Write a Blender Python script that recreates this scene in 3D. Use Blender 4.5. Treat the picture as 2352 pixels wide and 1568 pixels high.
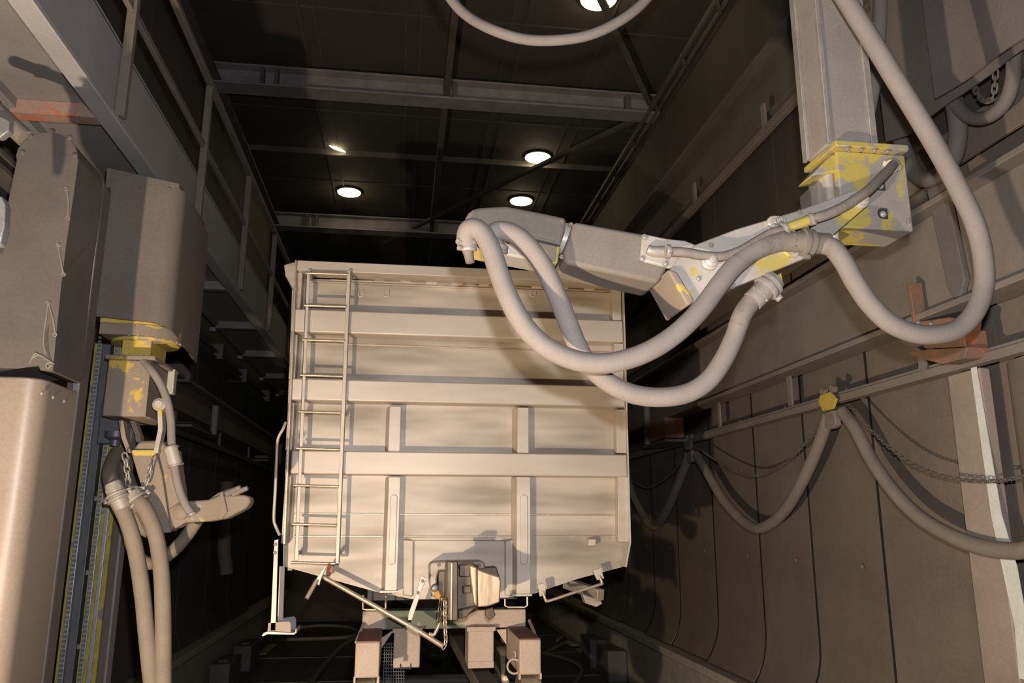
import bpy, bmesh, math, random
from mathutils import Vector, Matrix
random.seed(7)
sc = bpy.context.scene
for o in list(bpy.data.objects): bpy.data.objects.remove(o)

# ------------------------------------------------------------------ camera
CAM = Vector((0, 0, 1.9))
YAW, PIT, ROL = map(math.radians, (7.74, 12.73, 0.12))
FPX = 1830.0
fw = Vector((math.sin(YAW)*math.cos(PIT), math.cos(YAW)*math.cos(PIT), math.sin(PIT)))
rt = Vector((math.cos(YAW), -math.sin(YAW), 0)); up = rt.cross(fw)
RT = rt*math.cos(ROL)+up*math.sin(ROL); UP = -rt*math.sin(ROL)+up*math.cos(ROL)
cam = bpy.data.cameras.new('camera'); co = bpy.data.objects.new('camera', cam)
sc.collection.objects.link(co); sc.camera = co
cam.sensor_width = 36; cam.lens = 36*FPX/2352; cam.clip_end = 100; cam.clip_start = 0.05
co.matrix_world = Matrix(((RT.x, UP.x, -fw.x, CAM.x), (RT.y, UP.y, -fw.y, CAM.y), (RT.z, UP.z, -fw.z, CAM.z), (0, 0, 0, 1)))

# ------------------------------------------------------------------ light
w = bpy.data.worlds.new('world'); sc.world = w; w.use_nodes = True
w.node_tree.nodes['Background'].inputs[0].default_value = (0.6, 0.7, 0.9, 1)
w.node_tree.nodes['Background'].inputs[1].default_value = 0.012
def lamp(name, typ, loc, power, col, size, rot=None, **k):
    l = bpy.data.lights.new(name, typ); l.energy = power; l.color = col
    if typ == 'AREA': l.shape = 'DISK'; l.size = size
    else: l.shadow_soft_size = size
    for a, b in k.items(): setattr(l, a, b)
    o = bpy.data.objects.new(name, l); o.location = loc
    if rot: o.rotation_euler = rot
    sc.collection.objects.link(o); return o
KEY = Vector((-1.65, 1.4, 0.5))
lamp('work_floodlight', 'POINT', KEY, 960, (1.0, 0.80, 0.58), 0.05)
FLASH = Vector((0.07, 0.0, 2.14))
lamp('camera_flash', 'SPOT', FLASH, 640, (0.95, 0.965, 1.04), 0.035, rot=co.matrix_world.to_euler(), spot_size=math.radians(105), spot_blend=0.6)

vs = sc.view_settings
sc.display_settings.display_device = 'sRGB'
vs.view_transform = 'Standard'; vs.look = 'None'; vs.gamma = 1; vs.use_curve_mapping = False
vs.exposure = 0.0

# ------------------------------------------------------------------ helpers
def at(px, py, ax, v):
    d = fw*FPX+RT*(px-1176)-UP*(py-784); i = 'xyz'.index(ax)
    return CAM+d*((v-CAM[i])/d[i])
def aty(Y, *pts): return [at(a, b, 'y', Y) for a, b in pts]
def atx(X, *pts): return [at(a, b, 'x', X) for a, b in pts]
V = Vector

def catmull(pts, n=8):
    P = [V(p) for p in pts]
    if len(P) < 3: return P
    P = [P[0]*2-P[1]]+P+[P[-1]*2-P[-2]]; out = []
    for i in range(1, len(P)-2):
        a, b, c, d = P[i-1:i+3]
        for k in range(n):
            t = k/n
            out.append(0.5*((2*b)+(c-a)*t+(2*a-5*b+4*c-d)*t*t+(3*b-a-3*c+d)*t**3))
    out.append(P[-2]); return out

class M:
    def __init__(s): s.b = bmesh.new()
    def box(s, x0, x1, y0, y1, z0, z1):
        return s.hexa([(x0,y0,z0),(x1,y0,z0),(x1,y1,z0),(x0,y1,z0),(x0,y0,z1),(x1,y0,z1),(x1,y1,z1),(x0,y1,z1)])
    def hexa(s, c):
        v = [s.b.verts.new(p) for p in c]
        for f in ((3,2,1,0),(4,5,6,7),(0,1,5,4),(1,2,6,5),(2,3,7,6),(3,0,4,7)): s.b.faces.new([v[i] for i in f])
        return s
    def bar(s, a, b, w_, h_, upv=(0, 0, 1)):
        a, b = V(a), V(b); d = (b-a).normalized(); u = V(upv)
        if abs(d.dot(u)) > .98: u = V((0, 1, 0))
        r = d.cross(u).normalized()*w_/2; u = r.cross(d).normalized()*h_/2
        return s.hexa([a-r-u, b-r-u, b+r-u, a+r-u, a-r+u, b-r+u, b+r+u, a+r+u])
    def prism(s, pts, vec):
        pts = [V(p) for p in pts]; vec = V(vec); n = len(pts)
        A = [s.b.verts.new(p) for p in pts]; B = [s.b.verts.new(p+vec) for p in pts]
        s.b.faces.new(A); s.b.faces.new(B[::-1])
        for i in range(n): s.b.faces.new([A[i], B[i], B[(i+1) % n], A[(i+1) % n]])
        return s
    def loft(s, A, B):
        n = len(A); a = [s.b.verts.new(p) for p in A]; b = [s.b.verts.new(p) for p in B]
        s.b.faces.new(a); s.b.faces.new(b[::-1])
        for i in range(n): s.b.faces.new([a[i], b[i], b[(i+1) % n], a[(i+1) % n]])
        return s
    def tube(s, pts, r, seg=14, cap=True, smooth=True, n=8):
        P = catmull(pts, n) if smooth else [V(p) for p in pts]
        R = r if isinstance(r, (list, tuple)) else None
        rings = []; t0 = (P[1]-P[0]).normalized()
        u = t0.orthogonal().normalized()
        for i, p in enumerate(P):
            t = ((P[min(i+1, len(P)-1)]-P[max(i-1, 0)])).normalized()
            u = (u-t*u.dot(t)).normalized(); v = t.cross(u)
            rr = r if not R else R[0]+(R[1]-R[0])*i/(len(P)-1)
            rings.append([s.b.verts.new(p+(u*math.cos(2*math.pi*k/seg)+v*math.sin(2*math.pi*k/seg))*rr) for k in range(seg)])
        for a, b in zip(rings, rings[1:]):
            for k in range(seg): s.b.faces.new([a[k], a[(k+1) % seg], b[(k+1) % seg], b[k]])
        if cap: s.b.faces.new(rings[0][::-1]); s.b.faces.new(rings[-1])
        return s
    def cyl(s, a, b, r, seg=20, r2=None):
        return s.tube([a, b], (r, r2 if r2 is not None else r), seg, smooth=False)
    def lathe(s, a, b, prof, seg=20):      # prof: (t along a->b in metres, radius)
        a, b = V(a), V(b); d = (b-a).normalized(); u = d.orthogonal().normalized(); v = d.cross(u); rings = []
        for t, r in prof:
            rings.append([s.b.verts.new(a+d*t+(u*math.cos(2*math.pi*k/seg)+v*math.sin(2*math.pi*k/seg))*max(r, 1e-4)) for k in range(seg)])
        for p, q in zip(rings, rings[1:]):
            for k in range(seg): s.b.faces.new([p[k], p[(k+1) % seg], q[(k+1) % seg], q[k]])
        s.b.faces.new(rings[0][::-1]); s.b.faces.new(rings[-1]); return s
    def bolt(s, p, nrm, r=.012, h=.01):
        r *= .75; h *= .8; p = V(p); nrm = V(nrm).normalized()
        s.cyl(p-nrm*.003, p+nrm*h*.35, r*1.5, 14)
        return s.lathe(p, p+nrm, [(0, r), (h*.6, r), (h, r*.55)], 10)
    def clampring(s, p, d, r, w_=.02, lug=True):
        p = V(p); d = V(d).normalized()
        s.lathe(p-d*w_/2, p+d*w_/2, [(0, r), (0, r*1.14), (w_*.3, r*1.2), (w_*.7, r*1.2), (w_, r*1.14), (w_, r)], 24)
        if lug:
            u = d.orthogonal().normalized()
            for sg in (1, -1):
                c = p+u*sg*r*1.25
                s.bar(c-u*r*.25, c+u*r*.25, w_*.9, r*.35, d); s.cyl(c-d.cross(u)*r*.4, c+d.cross(u)*r*.4, r*.13, 10)
        return s
    def ring(s, c, n_, R, r, seg=24, s2=8):
        c, n_ = V(c), V(n_).normalized(); u = n_.orthogonal().normalized(); v = n_.cross(u); rings = []
        for i in range(seg):
            a = 2*math.pi*i/seg; e = u*math.cos(a)+v*math.sin(a)
            rings.append([s.b.verts.new(c+e*(R+r*math.cos(2*math.pi*k/s2))+n_*r*math.sin(2*math.pi*k/s2)) for k in range(s2)])
        for i in range(seg):
            p, q = rings[i], rings[(i+1) % seg]
            for k in range(s2): s.b.faces.new([p[k], p[(k+1) % s2], q[(k+1) % s2], q[k]])
        return s
    def link(s, a, b, side, wd, r):       # one oval chain link
        a, b = V(a), V(b); d = (b-a); L = d.length; d.normalize(); side = (V(side)-d*V(side).dot(d)).normalized()*wd/2
        mid = (a+b)/2; h = d*(L/2-wd/2); pts = []
        for k in range(5): t = math.pi*k/4; pts.append(mid+h+side*math.cos(t)+d*(wd/2)*math.sin(t))
        for k in range(5): t = math.pi+math.pi*k/4; pts.append(mid-h+side*math.cos(t)+d*(wd/2)*math.sin(t))
        n = len(pts); rings = []; nn = d.cross(side).normalized()
        for i in range(n):
            t = (pts[(i+1) % n]-pts[i-1]).normalized(); e = t.cross(nn).normalized()
            rings.append([s.b.verts.new(pts[i]+(e*math.cos(2*math.pi*k/6)+nn*math.sin(2*math.pi*k/6))*r) for k in range(6)])
        for i in range(n):
            p, q = rings[i], rings[(i+1) % n]
            for k in range(6): s.b.faces.new([p[k], p[(k+1) % 6], q[(k+1) % 6], q[k]])
        return s
    def chain(s, pts, pitch, wd, r, n=10):
        P = catmull(pts, n); out = [P[0]]; acc = 0.0
        for p, q in zip(P, P[1:]):
            L = (q-p).length; pos = 0
            while acc+L-pos >= pitch:
                pos += pitch-acc; acc = 0; out.append(p+(q-p)*(pos/L))
            acc += L-pos
        for i, (p, q) in enumerate(zip(out, out[1:])):
            d = (q-p).normalized(); e = d*r*1.6; o = d.orthogonal().normalized()
            sd = o if i % 2 == 0 else d.cross(o)
            s.link(p-e, q+e, sd, wd, r)
        return s

def worldloc(o):
    p = V((0, 0, 0))
    while o is not None: p += o.location; o = o.parent
    return p
def tag(o, label, cat, group=None):
    o['label'] = label; o['category'] = cat
    if group: o['group'] = group
    return o
def thing(name, label, cat, loc, group=None):
    o = bpy.data.objects.new(name, None); sc.collection.objects.link(o); o.location = V(loc); o.empty_display_size = .1
    return tag(o, label, cat, group)
def obj(name, m, mt, parent=None, bev=0, seg=2, sharp=.6, label=None, off=None):
    b = m.b
    bmesh.ops.recalc_face_normals(b, faces=b.faces)
    for f in b.faces: f.smooth = True
    for e in b.edges:
        if len(e.link_faces) == 2 and e.calc_face_angle(0) > sharp: e.smooth = False
    if parent is not None: o0 = worldloc(parent)+(off if off else V((0, 0, 0)))
    else:
        xs = [v.co for v in b.verts]
        o0 = V(((min(p.x for p in xs)+max(p.x for p in xs))/2, (min(p.y for p in xs)+max(p.y for p in xs))/2, min(p.z for p in xs)))
    bmesh.ops.translate(b, verts=b.verts, vec=-o0)
    me = bpy.data.meshes.new(name); b.to_mesh(me); b.free(); me.materials.append(mt)
    o = bpy.data.objects.new(name, me); sc.collection.objects.link(o)
    if parent is not None: o.parent = parent; o.location = o0-worldloc(parent)
    else: o.location = o0
    if bev:
        md = o.modifiers.new('bevel', 'BEVEL'); md.width = bev; md.segments = seg; md.limit_method = 'ANGLE'; md.angle_limit = .6; md.harden_normals = False
    if label: o['label'] = label
    return o
SPLIT = ('bolt', 'rivet', 'button', 'clamp', 'tab', 'hook', 'gusset', 'lug', 'rung', 'bracket', 'corner_bolt', 'weld_bead')
_obj1 = obj
def islands(b):
    seen = set(); out = []
    for v in b.verts:
        if v in seen: continue
        st = [v]; seen.add(v); isl = []
        while st:
            q = st.pop(); isl.append(q)
            for e in q.link_edges:
                w_ = e.other_vert(q)
                if w_ not in seen: seen.add(w_); st.append(w_)
        out.append(isl)
    return out
def obj(name, m, mt, parent=None, *a, **k):
    if parent is None or not any(name.endswith(q) for q in SPLIT): return _obj1(name, m, mt, parent, *a, **k)
    isl = islands(m.b); grp = []
    for I in isl:
        lo = [min(v.co[i] for v in I)-.004 for i in range(3)]; hi = [max(v.co[i] for v in I)+.004 for i in range(3)]
        hit = [g for g in grp if all(lo[i] <= g[1][i] and hi[i] >= g[0][i] for i in range(3))]
        for g in hit:
            grp.remove(g); lo = [min(p, q) for p, q in zip(lo, g[0])]; hi = [max(p, q) for p, q in zip(hi, g[1])]; I = I+g[2]
        grp.append([lo, hi, I])
    if len(grp) < 2: return _obj1(name, m, mt, parent, *a, **k)
    m.b.verts.index_update(); r = None
    sets = [[v.index for v in g[2]] for g in grp]
    for idx in sets:
        n = M(); n.b = m.b.copy(); n.b.verts.ensure_lookup_table(); keep = set(idx)
        bmesh.ops.delete(n.b, geom=[v for v in n.b.verts if v.index not in keep], context='VERTS')
        r = _obj1(name, n, mt, parent, *a, **k)
    m.b.free(); return r
def struct(name, m, mt, bev=0):
    o = obj(name, m, mt, None, bev); o['kind'] = 'structure'; return o
def single(name, m, mt, label, cat, group=None, bev=0):
    return tag(obj(name, m, mt, None, bev), label, cat, group)

# ------------------------------------------------------------------ materials
def mat(name, c1, c2, rough=.7, metal=0.0, scale=3.0, stretch=(1, 1, 1), bump=.15, bscale=60, patch=None, pscale=4, pthr=.55, grain=.07, spec=.4, emit=None, detail=6):
    m = bpy.data.materials.new(name); m.use_nodes = True; nt = m.node_tree; N = nt.nodes; L = nt.links
    bs = N['Principled BSDF']; bs.inputs['Roughness'].default_value = rough; bs.inputs['Metallic'].default_value = metal
    bs.inputs['Specular IOR Level'].default_value = spec
    if emit:
        bs.inputs['Emission Color'].default_value = (*emit[0], 1); bs.inputs['Emission Strength'].default_value = emit[1]
    tc = N.new('ShaderNodeTexCoord'); mp = N.new('ShaderNodeMapping'); mp.inputs['Scale'].default_value = stretch
    L.new(tc.outputs['Object'], mp.inputs[0])
    n1 = N.new('ShaderNodeTexNoise'); n1.inputs['Scale'].default_value = scale; n1.inputs['Detail'].default_value = detail; n1.inputs['Roughness'].default_value = .6
    L.new(mp.outputs[0], n1.inputs['Vector'])
    rp = N.new('ShaderNodeValToRGB'); rp.color_ramp.elements[0].position = .32; rp.color_ramp.elements[1].position = .68
    rp.color_ramp.elements[0].color = (*c1, 1); rp.color_ramp.elements[1].color = (*c2, 1)
    L.new(n1.outputs['Fac'], rp.inputs[0]); col = rp.outputs[0]
    if patch:
        n2 = N.new('ShaderNodeTexNoise'); n2.inputs['Scale'].default_value = pscale; n2.inputs['Detail'].default_value = 5; n2.inputs['Roughness'].default_value = .6; n2.inputs['Distortion'].default_value = .4
        L.new(tc.outputs['Object'], n2.inputs['Vector'])
        r2 = N.new('ShaderNodeValToRGB'); r2.color_ramp.elements[0].position = pthr; r2.color_ramp.elements[1].position = pthr+.05
        L.new(n2.outputs['Fac'], r2.inputs[0])
        mx = N.new('ShaderNodeMix'); mx.data_type = 'RGBA'; L.new(r2.outputs[0], mx.inputs[0]); L.new(col, mx.inputs[6]); mx.inputs[7].default_value = (*patch, 1); col = mx.outputs[2]
    n3 = N.new('ShaderNodeTexNoise'); n3.inputs['Scale'].default_value = bscale; n3.inputs['Detail'].default_value = 3
    L.new(tc.outputs['Object'], n3.inputs['Vector'])
    if grain:
        mr = N.new('ShaderNodeMapRange'); mr.inputs[1].default_value = .3; mr.inputs[2].default_value = .7; mr.inputs[3].default_value = 1-grain; mr.inputs[4].default_value = 1+grain
        L.new(n3.outputs['Fac'], mr.inputs[0])
        ml = N.new('ShaderNodeMix'); ml.data_type = 'RGBA'; ml.blend_type = 'MULTIPLY'; ml.inputs[0].default_value = 1
        L.new(col, ml.inputs[6]); L.new(mr.outputs[0], ml.inputs[7]); col = ml.outputs[2]
    L.new(col, bs.inputs['Base Color'])
    if bump:
        bp = N.new('ShaderNodeBump'); bp.inputs['Strength'].default_value = bump; bp.inputs['Distance'].default_value = .01
        L.new(n3.outputs['Fac'], bp.inputs['Height']); L.new(bp.outputs[0], bs.inputs['Normal'])
    return m
YEL = (.62, .44, .07)
DUST = mat('dusty_rubber', (.24, .192, .155), (.31, .25, .205), .85, 0, 2.2, bump=.1)
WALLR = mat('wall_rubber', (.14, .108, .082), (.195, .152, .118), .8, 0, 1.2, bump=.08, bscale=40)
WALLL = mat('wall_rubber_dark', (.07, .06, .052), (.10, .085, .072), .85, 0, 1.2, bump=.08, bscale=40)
CEIL = mat('ceiling_dark', (.045, .038, .031), (.065, .055, .045), .85, 0, 1.5, bump=.05)
BEAM = mat('beam_steel', (.10, .085, .075), (.15, .13, .115), .6, .2, 3)
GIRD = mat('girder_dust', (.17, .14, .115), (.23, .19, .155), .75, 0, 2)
PRIM = mat('girder_primer', (.20, .18, .168), (.25, .225, .212), .7, .1, 2.5)
REDP = mat('red_primer_steel', (.28, .16, .125), (.30, .22, .18), .7, 0, 5, patch=(.38, .14, .09), pscale=3, pthr=.48)
ORNG2 = mat('red_smear', (.5, .17, .10), (.62, .25, .15), .7, 0, 9)
ORNG = mat('orange_primer', (.16, .12, .09), (.30, .14, .08), .6, 0, 7, patch=(.45, .13, .06), pscale=5, pthr=.55)
HOSE = mat('hose_dusty', (.205, .172, .15), (.245, .207, .182), .85, 0, 5, bump=.05, bscale=160, grain=.07)
LEATH = mat('leather_dark', (.085, .07, .06), (.115, .096, .082), .8, 0, 2.2, bump=.06)
HOODM = mat('hood_rubber', (.135, .11, .09), (.17, .14, .116), .8, 0, 1.6, bump=.04)
YELM = mat('worn_olive_yellow', (.24, .20, .04), (.36, .30, .06), .6, 0, 7, patch=(.16, .14, .12), pscale=7, pthr=.58)
HOSED = mat('hose_rubber_dark', (.16, .135, .115), (.23, .195, .165), .8, 0, 14, stretch=(1, 1, 1), bump=.25, bscale=90)
ARM = mat('arm_dusty', (.175, .145, .118), (.218, .182, .15), .75, .1, 2.5, bump=.08, bscale=120)
ARMY = mat('arm_dusty_yellow', (.27, .24, .21), (.34, .305, .27), .62, .1, 3, patch=(.47, .37, .09), pscale=3.4, pthr=.50, bump=.08, bscale=120)
SILV = mat('bright_metal', (.42, .37, .315), (.54, .485, .425), .36, .22, 4, patch=(.50, .41, .12), pscale=5, pthr=.60, bump=.05, bscale=150)
CLMP = mat('clamp_metal', (.27, .235, .205), (.36, .32, .28), .5, .2, 8, bump=.08)
LROB = mat('robot_tan_yellow', (.215, .17, .128), (.27, .215, .165), .75, .05, 3, patch=(.52, .36, .07), pscale=5, pthr=.60, bump=.1, bscale=120)
YELP = mat('yellow_paint', (.45, .33, .06), (.60, .44, .08), .6, 0, 6, patch=(.36, .29, .21), pscale=6, pthr=.55)
MAST = mat('mast_steel', (.09, .09, .10), (.14, .14, .15), .45, .4, 3, bump=.05)
MASTS = mat('mast_silver_strip', (.25, .25, .25), (.38, .38, .38), .4, .4, 5, stretch=(1, 1, .2))
WAG = mat('blasted_steel', (.31, .255, .195), (.61, .52, .425), .48, .22, 1.9, stretch=(.5, .5, 2.6), bump=.02, bscale=140, grain=.04, detail=2.2)
WAGL = mat('blasted_steel_beam', (.54, .455, .37), (.67, .58, .48), .48, .22, 1.3, detail=2, stretch=(.6, .6, 3), bump=.04, bscale=140, grain=.04)
WSTN = mat('wagon_rod_steel', (.46, .36, .26), (.60, .48, .36), .4, .5, 9)
COUP = mat('oily_coupler', (.07, .05, .035), (.17, .125, .08), .42, .35, 6, bump=.03, bscale=180)
COUPB = mat('scraped_coupler_face', (.42, .30, .18), (.75, .58, .40), .42, .55, 9, stretch=(3, 1, .4), bump=.03, bscale=180)
AMBER = mat('amber_plastic', (.55, .25, .03), (.65, .30, .04), .5)
BOG = mat('bogie_pink_dust', (.44, .335, .26), (.53, .415, .325), .65, 0, 3, patch=(.50, .27, .21), pscale=3, pthr=.62, bump=.06)
BOGG = mat('bogie_green_pink', (.44, .335, .26), (.52, .41, .325), .65, 0, 3, patch=(.15, .17, .11), pscale=1.6, pthr=.49, bump=.06)
BOGR = mat('bogie_red_top', (.16, .07, .05), (.22, .10, .07), .7, 0, 5)
BOGS = mat('grey_cover_plate', (.30, .29, .30), (.36, .35, .36), .55, .2, 4)
FLR = mat('pit_grating', (.065, .06, .05), (.105, .098, .08), .8, .1, 9, bump=.5, bscale=160)
CONC = mat('dusty_block', (.10, .09, .085), (.15, .135, .125), .85, 0, 3)
CURB = mat('curb_dust', (.34, .30, .23), (.44, .39, .30), .85, 0, 5, bump=.3, bscale=30)
TEETH = mat('rack_teeth_grey', (.12, .12, .12), (.18, .18, .175), .5, .3, 9, bump=0)
WHT = mat('white_strip', (.55, .55, .50), (.66, .66, .62), .5, 0, 8)
GALV = mat('galvanised_bracket', (.24, .235, .23), (.32, .315, .31), .45, .4, 12)
WEBM = mat('web_grey_primer', (.33, .31, .30), (.40, .375, .365), .6, .05, 2, bump=.05)
MASTM = mat('mast_dusty', (.27, .23, .20), (.33, .285, .25), .7, .1, 2.5, bump=.06)
ROOFB = mat('roof_beam_grey', (.20, .185, .175), (.28, .26, .25), .6, .1, 3)
LITE = mat('lamp_glass', (1, .9, .6), (1, .95, .7), .5, 0, 3, emit=((1.0, .86, .48), 9), bump=0)
DARK = mat('dark_steel', (.05, .045, .04), (.08, .07, .06), .6, .3, 5)

BLK = mat('gap_shade_black', (.012, .011, .010), (.02, .018, .016), .9, 0, 3, bump=0)  # stands in for the shade inside the gaps between wall sheets
ORD = ['first', 'second', 'third', 'fourth', 'fifth', 'sixth', 'seventh', 'eighth', 'ninth', 'tenth', 'eleventh', 'twelfth', 'thirteenth', 'fourteenth']
XL, XR, ZF, YB, ZC = -2.9, 3.76, -.5, 21.0, 8.42

# ------------------------------------------------------------------ room shell
struct('floor', M().box(XL-.3, XR+.3, -1.5, YB+.2, ZF-.2, ZF), FLR)
struct('ceiling', M().box(XL-.3, XR+.3, -1.5, YB+.2, ZC, ZC+.15), CEIL)
struct('wall_left', M().box(XL-.15, XL, -1.5, YB, ZF, ZC), DARK)
struct('wall_right', M().box(XR, XR+.15, -1.5, YB, ZF, ZC), DARK)  # dark colour stands in for shade seen through the sheet gaps
struct('wall_back', M().box(XL-.3, XR+.3, YB, YB+.2, ZF, ZC), WALLL)
m = M(); m.box(XR-.22, XR+.01, 1, YB, ZF, .22); m.box(XR-.33, XR+.01, 1, YB, .22, .31)
struct('trim_1', m, CURB, .01)
m = M(); m.box(XL-.01, XL+.17, 1, YB, ZF, .17); m.box(XL-.01, XL+.28, 1, YB, .17, .26)
struct('trim_2', m, CURB, .01)
# thin cross seams of the pit grating
m = M()
for k in range(7): y = 8.7+2.3*k; m.box(XL+.25, XR-.25, y, y+.05, ZF, ZF+.012)
struct('trim_3', m, CONC)
# ceiling sheet battens
m = M()
for x in (-1.55, -1.35, -.15, .05, 1.25, 1.45, 2.55, 2.75): m.box(x, x+.03, 5, YB, ZC-.015, ZC+.005)
for y in (6.4, 7.9, 9.4, 12.1, 14.9): m.box(XL, XR, y, y+.03, ZC-.012, ZC+.005)
struct('trim_4', m, mat('batten_dark', (.06, .052, .044), (.08, .07, .06), .8, 0, 2, bump=0))

# ------------------------------------------------------------------ rubber sheets on the right wall
ys = [2.2, 3.35, 4.5, 5.95, 7.06, 8.15, 9.4, 10.7, 11.8, 13.2, 14.6, 16.0]
def sheet(y0, y1, x, ztop, zbot, sgn, flare):
    n = 14; m = M(); F = []; B = []
    prof = [(x, ztop), (x, zbot+.5)]
    for k in range(1, 7): t = k/6; prof.append((x-sgn*flare*(t**2.2), zbot+.5-.5*t))
    pts = [(a, b) for a, b in prof]
    for (a, z) in pts:
        F.append([m.b.verts.new((a, y, z)) for k, y in enumerate((y0, y1))])
        B.append([m.b.verts.new((a+sgn*.014, y, z)) for k, y in enumerate((y0, y1))])
    for i in range(len(pts)-1):
        m.b.faces.new([F[i][0], F[i][1], F[i+1][1], F[i+1][0]]); m.b.faces.new([B[i][0], B[i+1][0], B[i+1][1], B[i][1]])
        for k in (0, 1): m.b.faces.new([F[i][k], F[i+1][k], B[i+1][k], B[i][k]])
    m.b.faces.new([F[0][0], B[0][0], B[0][1], F[0][1]]); m.b.faces.new([F[-1][0], F[-1][1], B[-1][1], B[-1][0]])
    return m
for i in range(len(ys)-1):
    t = thing('rubber_sheet', 'brown rubber sheet hanging on the right wall, %s of its row counted from the camera' % ORD[i], 'wall sheet', (XR, (ys[i]+ys[i+1])/2, .31), 'rubber sheets on the right wall')
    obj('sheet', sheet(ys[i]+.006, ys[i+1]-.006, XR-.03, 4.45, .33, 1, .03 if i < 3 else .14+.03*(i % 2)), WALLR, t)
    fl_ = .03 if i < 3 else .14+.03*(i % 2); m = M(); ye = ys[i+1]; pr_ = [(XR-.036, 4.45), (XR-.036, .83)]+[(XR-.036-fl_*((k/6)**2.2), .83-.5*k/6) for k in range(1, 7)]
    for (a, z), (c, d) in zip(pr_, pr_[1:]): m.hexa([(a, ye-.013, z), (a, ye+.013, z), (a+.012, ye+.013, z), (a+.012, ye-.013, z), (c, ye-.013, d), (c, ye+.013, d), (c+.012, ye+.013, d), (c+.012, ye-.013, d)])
    if i not in (0, 1): obj('gap_shade_strip', m, BLK, t, label='black strip standing in for the shaded gap between two sheets')  # added strip, shade of the deep gap put into its black
    m = M()
    for zz in (1.55, 3.0): m.lathe((XR-.045, ys[i]+.3, zz), (XR-.2, ys[i]+.3, zz), [(0, .022), (.006, .02), (.012, .008)], 12)
    obj('bolt', m, GIRD, t)
for i, (a, b) in enumerate([(5.0, 6.6), (6.6, 8.2), (8.2, 9.8), (9.8, 11.4), (11.4, 13.0), (13.0, 14.6), (14.6, 16.2)]):
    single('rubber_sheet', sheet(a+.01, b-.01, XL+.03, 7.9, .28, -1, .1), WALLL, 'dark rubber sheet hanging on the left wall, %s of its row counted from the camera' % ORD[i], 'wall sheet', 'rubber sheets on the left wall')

WALLU = mat('upper_wall_dimmed', (.055, .045, .036), (.085, .068, .054), .85, 0, 1.0, bump=.05)  # fading light high on the wall put into a darker colour
UPG = mat('upper_girder_dust_dimmed', (.09, .073, .058), (.13, .106, .084), .8, 0, 1.6)  # girder dust darkened to imitate the weaker light up high
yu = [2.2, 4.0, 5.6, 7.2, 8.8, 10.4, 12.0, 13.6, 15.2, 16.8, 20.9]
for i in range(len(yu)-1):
    single('upper_wall_panel', M().box(XR-.045, XR-.01, yu[i]+.006, yu[i+1]-.006, 4.47, 8.0), WALLU, 'upper panel of the right wall above the girder, dimmed in colour for weak light, %s counted from the camera' % ORD[i], 'wall panel', 'upper panels of the right wall', .003)
# ------------------------------------------------------------------ roof steel
def ibeam_x(m, x0, x1, y, z0, z1, fl=.12):
    m.box(x0, x1, y-fl, y+fl, z0, z0+.03); m.box(x0, x1, y-.015, y+.015, z0+.03, z1-.03); m.box(x0, x1, y-fl, y+fl, z1-.03, z1); return m
for i, y in enumerate((10.85, 16.55)):
    t = thing('roof_beam', 'large dark steel cross beam under the roof, %s the camera' % ('nearer' if i == 0 else 'farther from'), 'beam', (.4, y, 8.0), 'roof cross beams')
    obj('i_beam', ibeam_x(M(), XL, XR, y, 7.98, 8.3, .16), ROOFB, t, .004)
    for x in (.56, 3.2, -2.2, -2.0):
        obj('gusset', M().box(x, x+.05, y-.15, y-.0155, 8.01, 8.27), BEAM, t)
for y, lab in ((13.55, 'thin purlin across the roof between the two large cross beams'),):
    single('roof_purlin', M().box(XL, XR, y-.02, y+.02, 8.32, 8.42), BEAM, lab, 'beam', 'roof purlins')
single('roof_joist', M().bar((.47, 5, 8.2), (.47, YB, 8.2), .09, .3), BEAM, 'lengthwise roof joist along the middle of the dark roof', 'beam', bev=.004)
single('edge_beam', M().box(XL+.02, XL+.16, 3, YB, 8.02, 8.06).box(XL+.02, XL+.05, 3, YB, 8.06, 8.3), BEAM, 'steel edge beam where the roof meets the left wall', 'beam', 'roof edge beams')
single('edge_beam', M().tube([(XR-.12, 3, 8.12), (XR-.12, YB, 8.12)], .055, smooth=False), BEAM, 'round steel edge pipe where the roof meets the right wall', 'beam', 'roof edge beams')
for a, b, lab in (((1.95, 7.9, 8.16), (3.6, 10.75, 8.16), 'diagonal roof brace nearer the camera, crossing the nearest lamp'),
                  ((3.6, 10.95, 8.1), (1.75, 13.9, 8.14), 'diagonal roof brace running left beyond the near cross beam'),
                  ((1.75, 13.9, 8.14), (-.6, 17.6, 8.14), 'diagonal roof brace farthest from the camera')):
    single('roof_brace', M().bar(a, b, .09, .06), BEAM, lab, 'brace', 'roof braces', .004)
t = thing('cable_tray', 'narrow cable tray with ties along the top of the right wall', 'cable tray', (XR-.15, 9, 7.8))
obj('rail', M().box(XR-.26, XR-.22, 4, 16, 7.92, 7.96).box(XR-.12, XR-.08, 4, 16, 7.96, 8.0), BEAM, t)
for k in range(9): obj('tie', M().bar((XR-.25, 5.5+k*1.2, 7.95), (XR-.09, 5.8+k*1.2, 7.98), .05, .05), BEAM, t)
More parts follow.
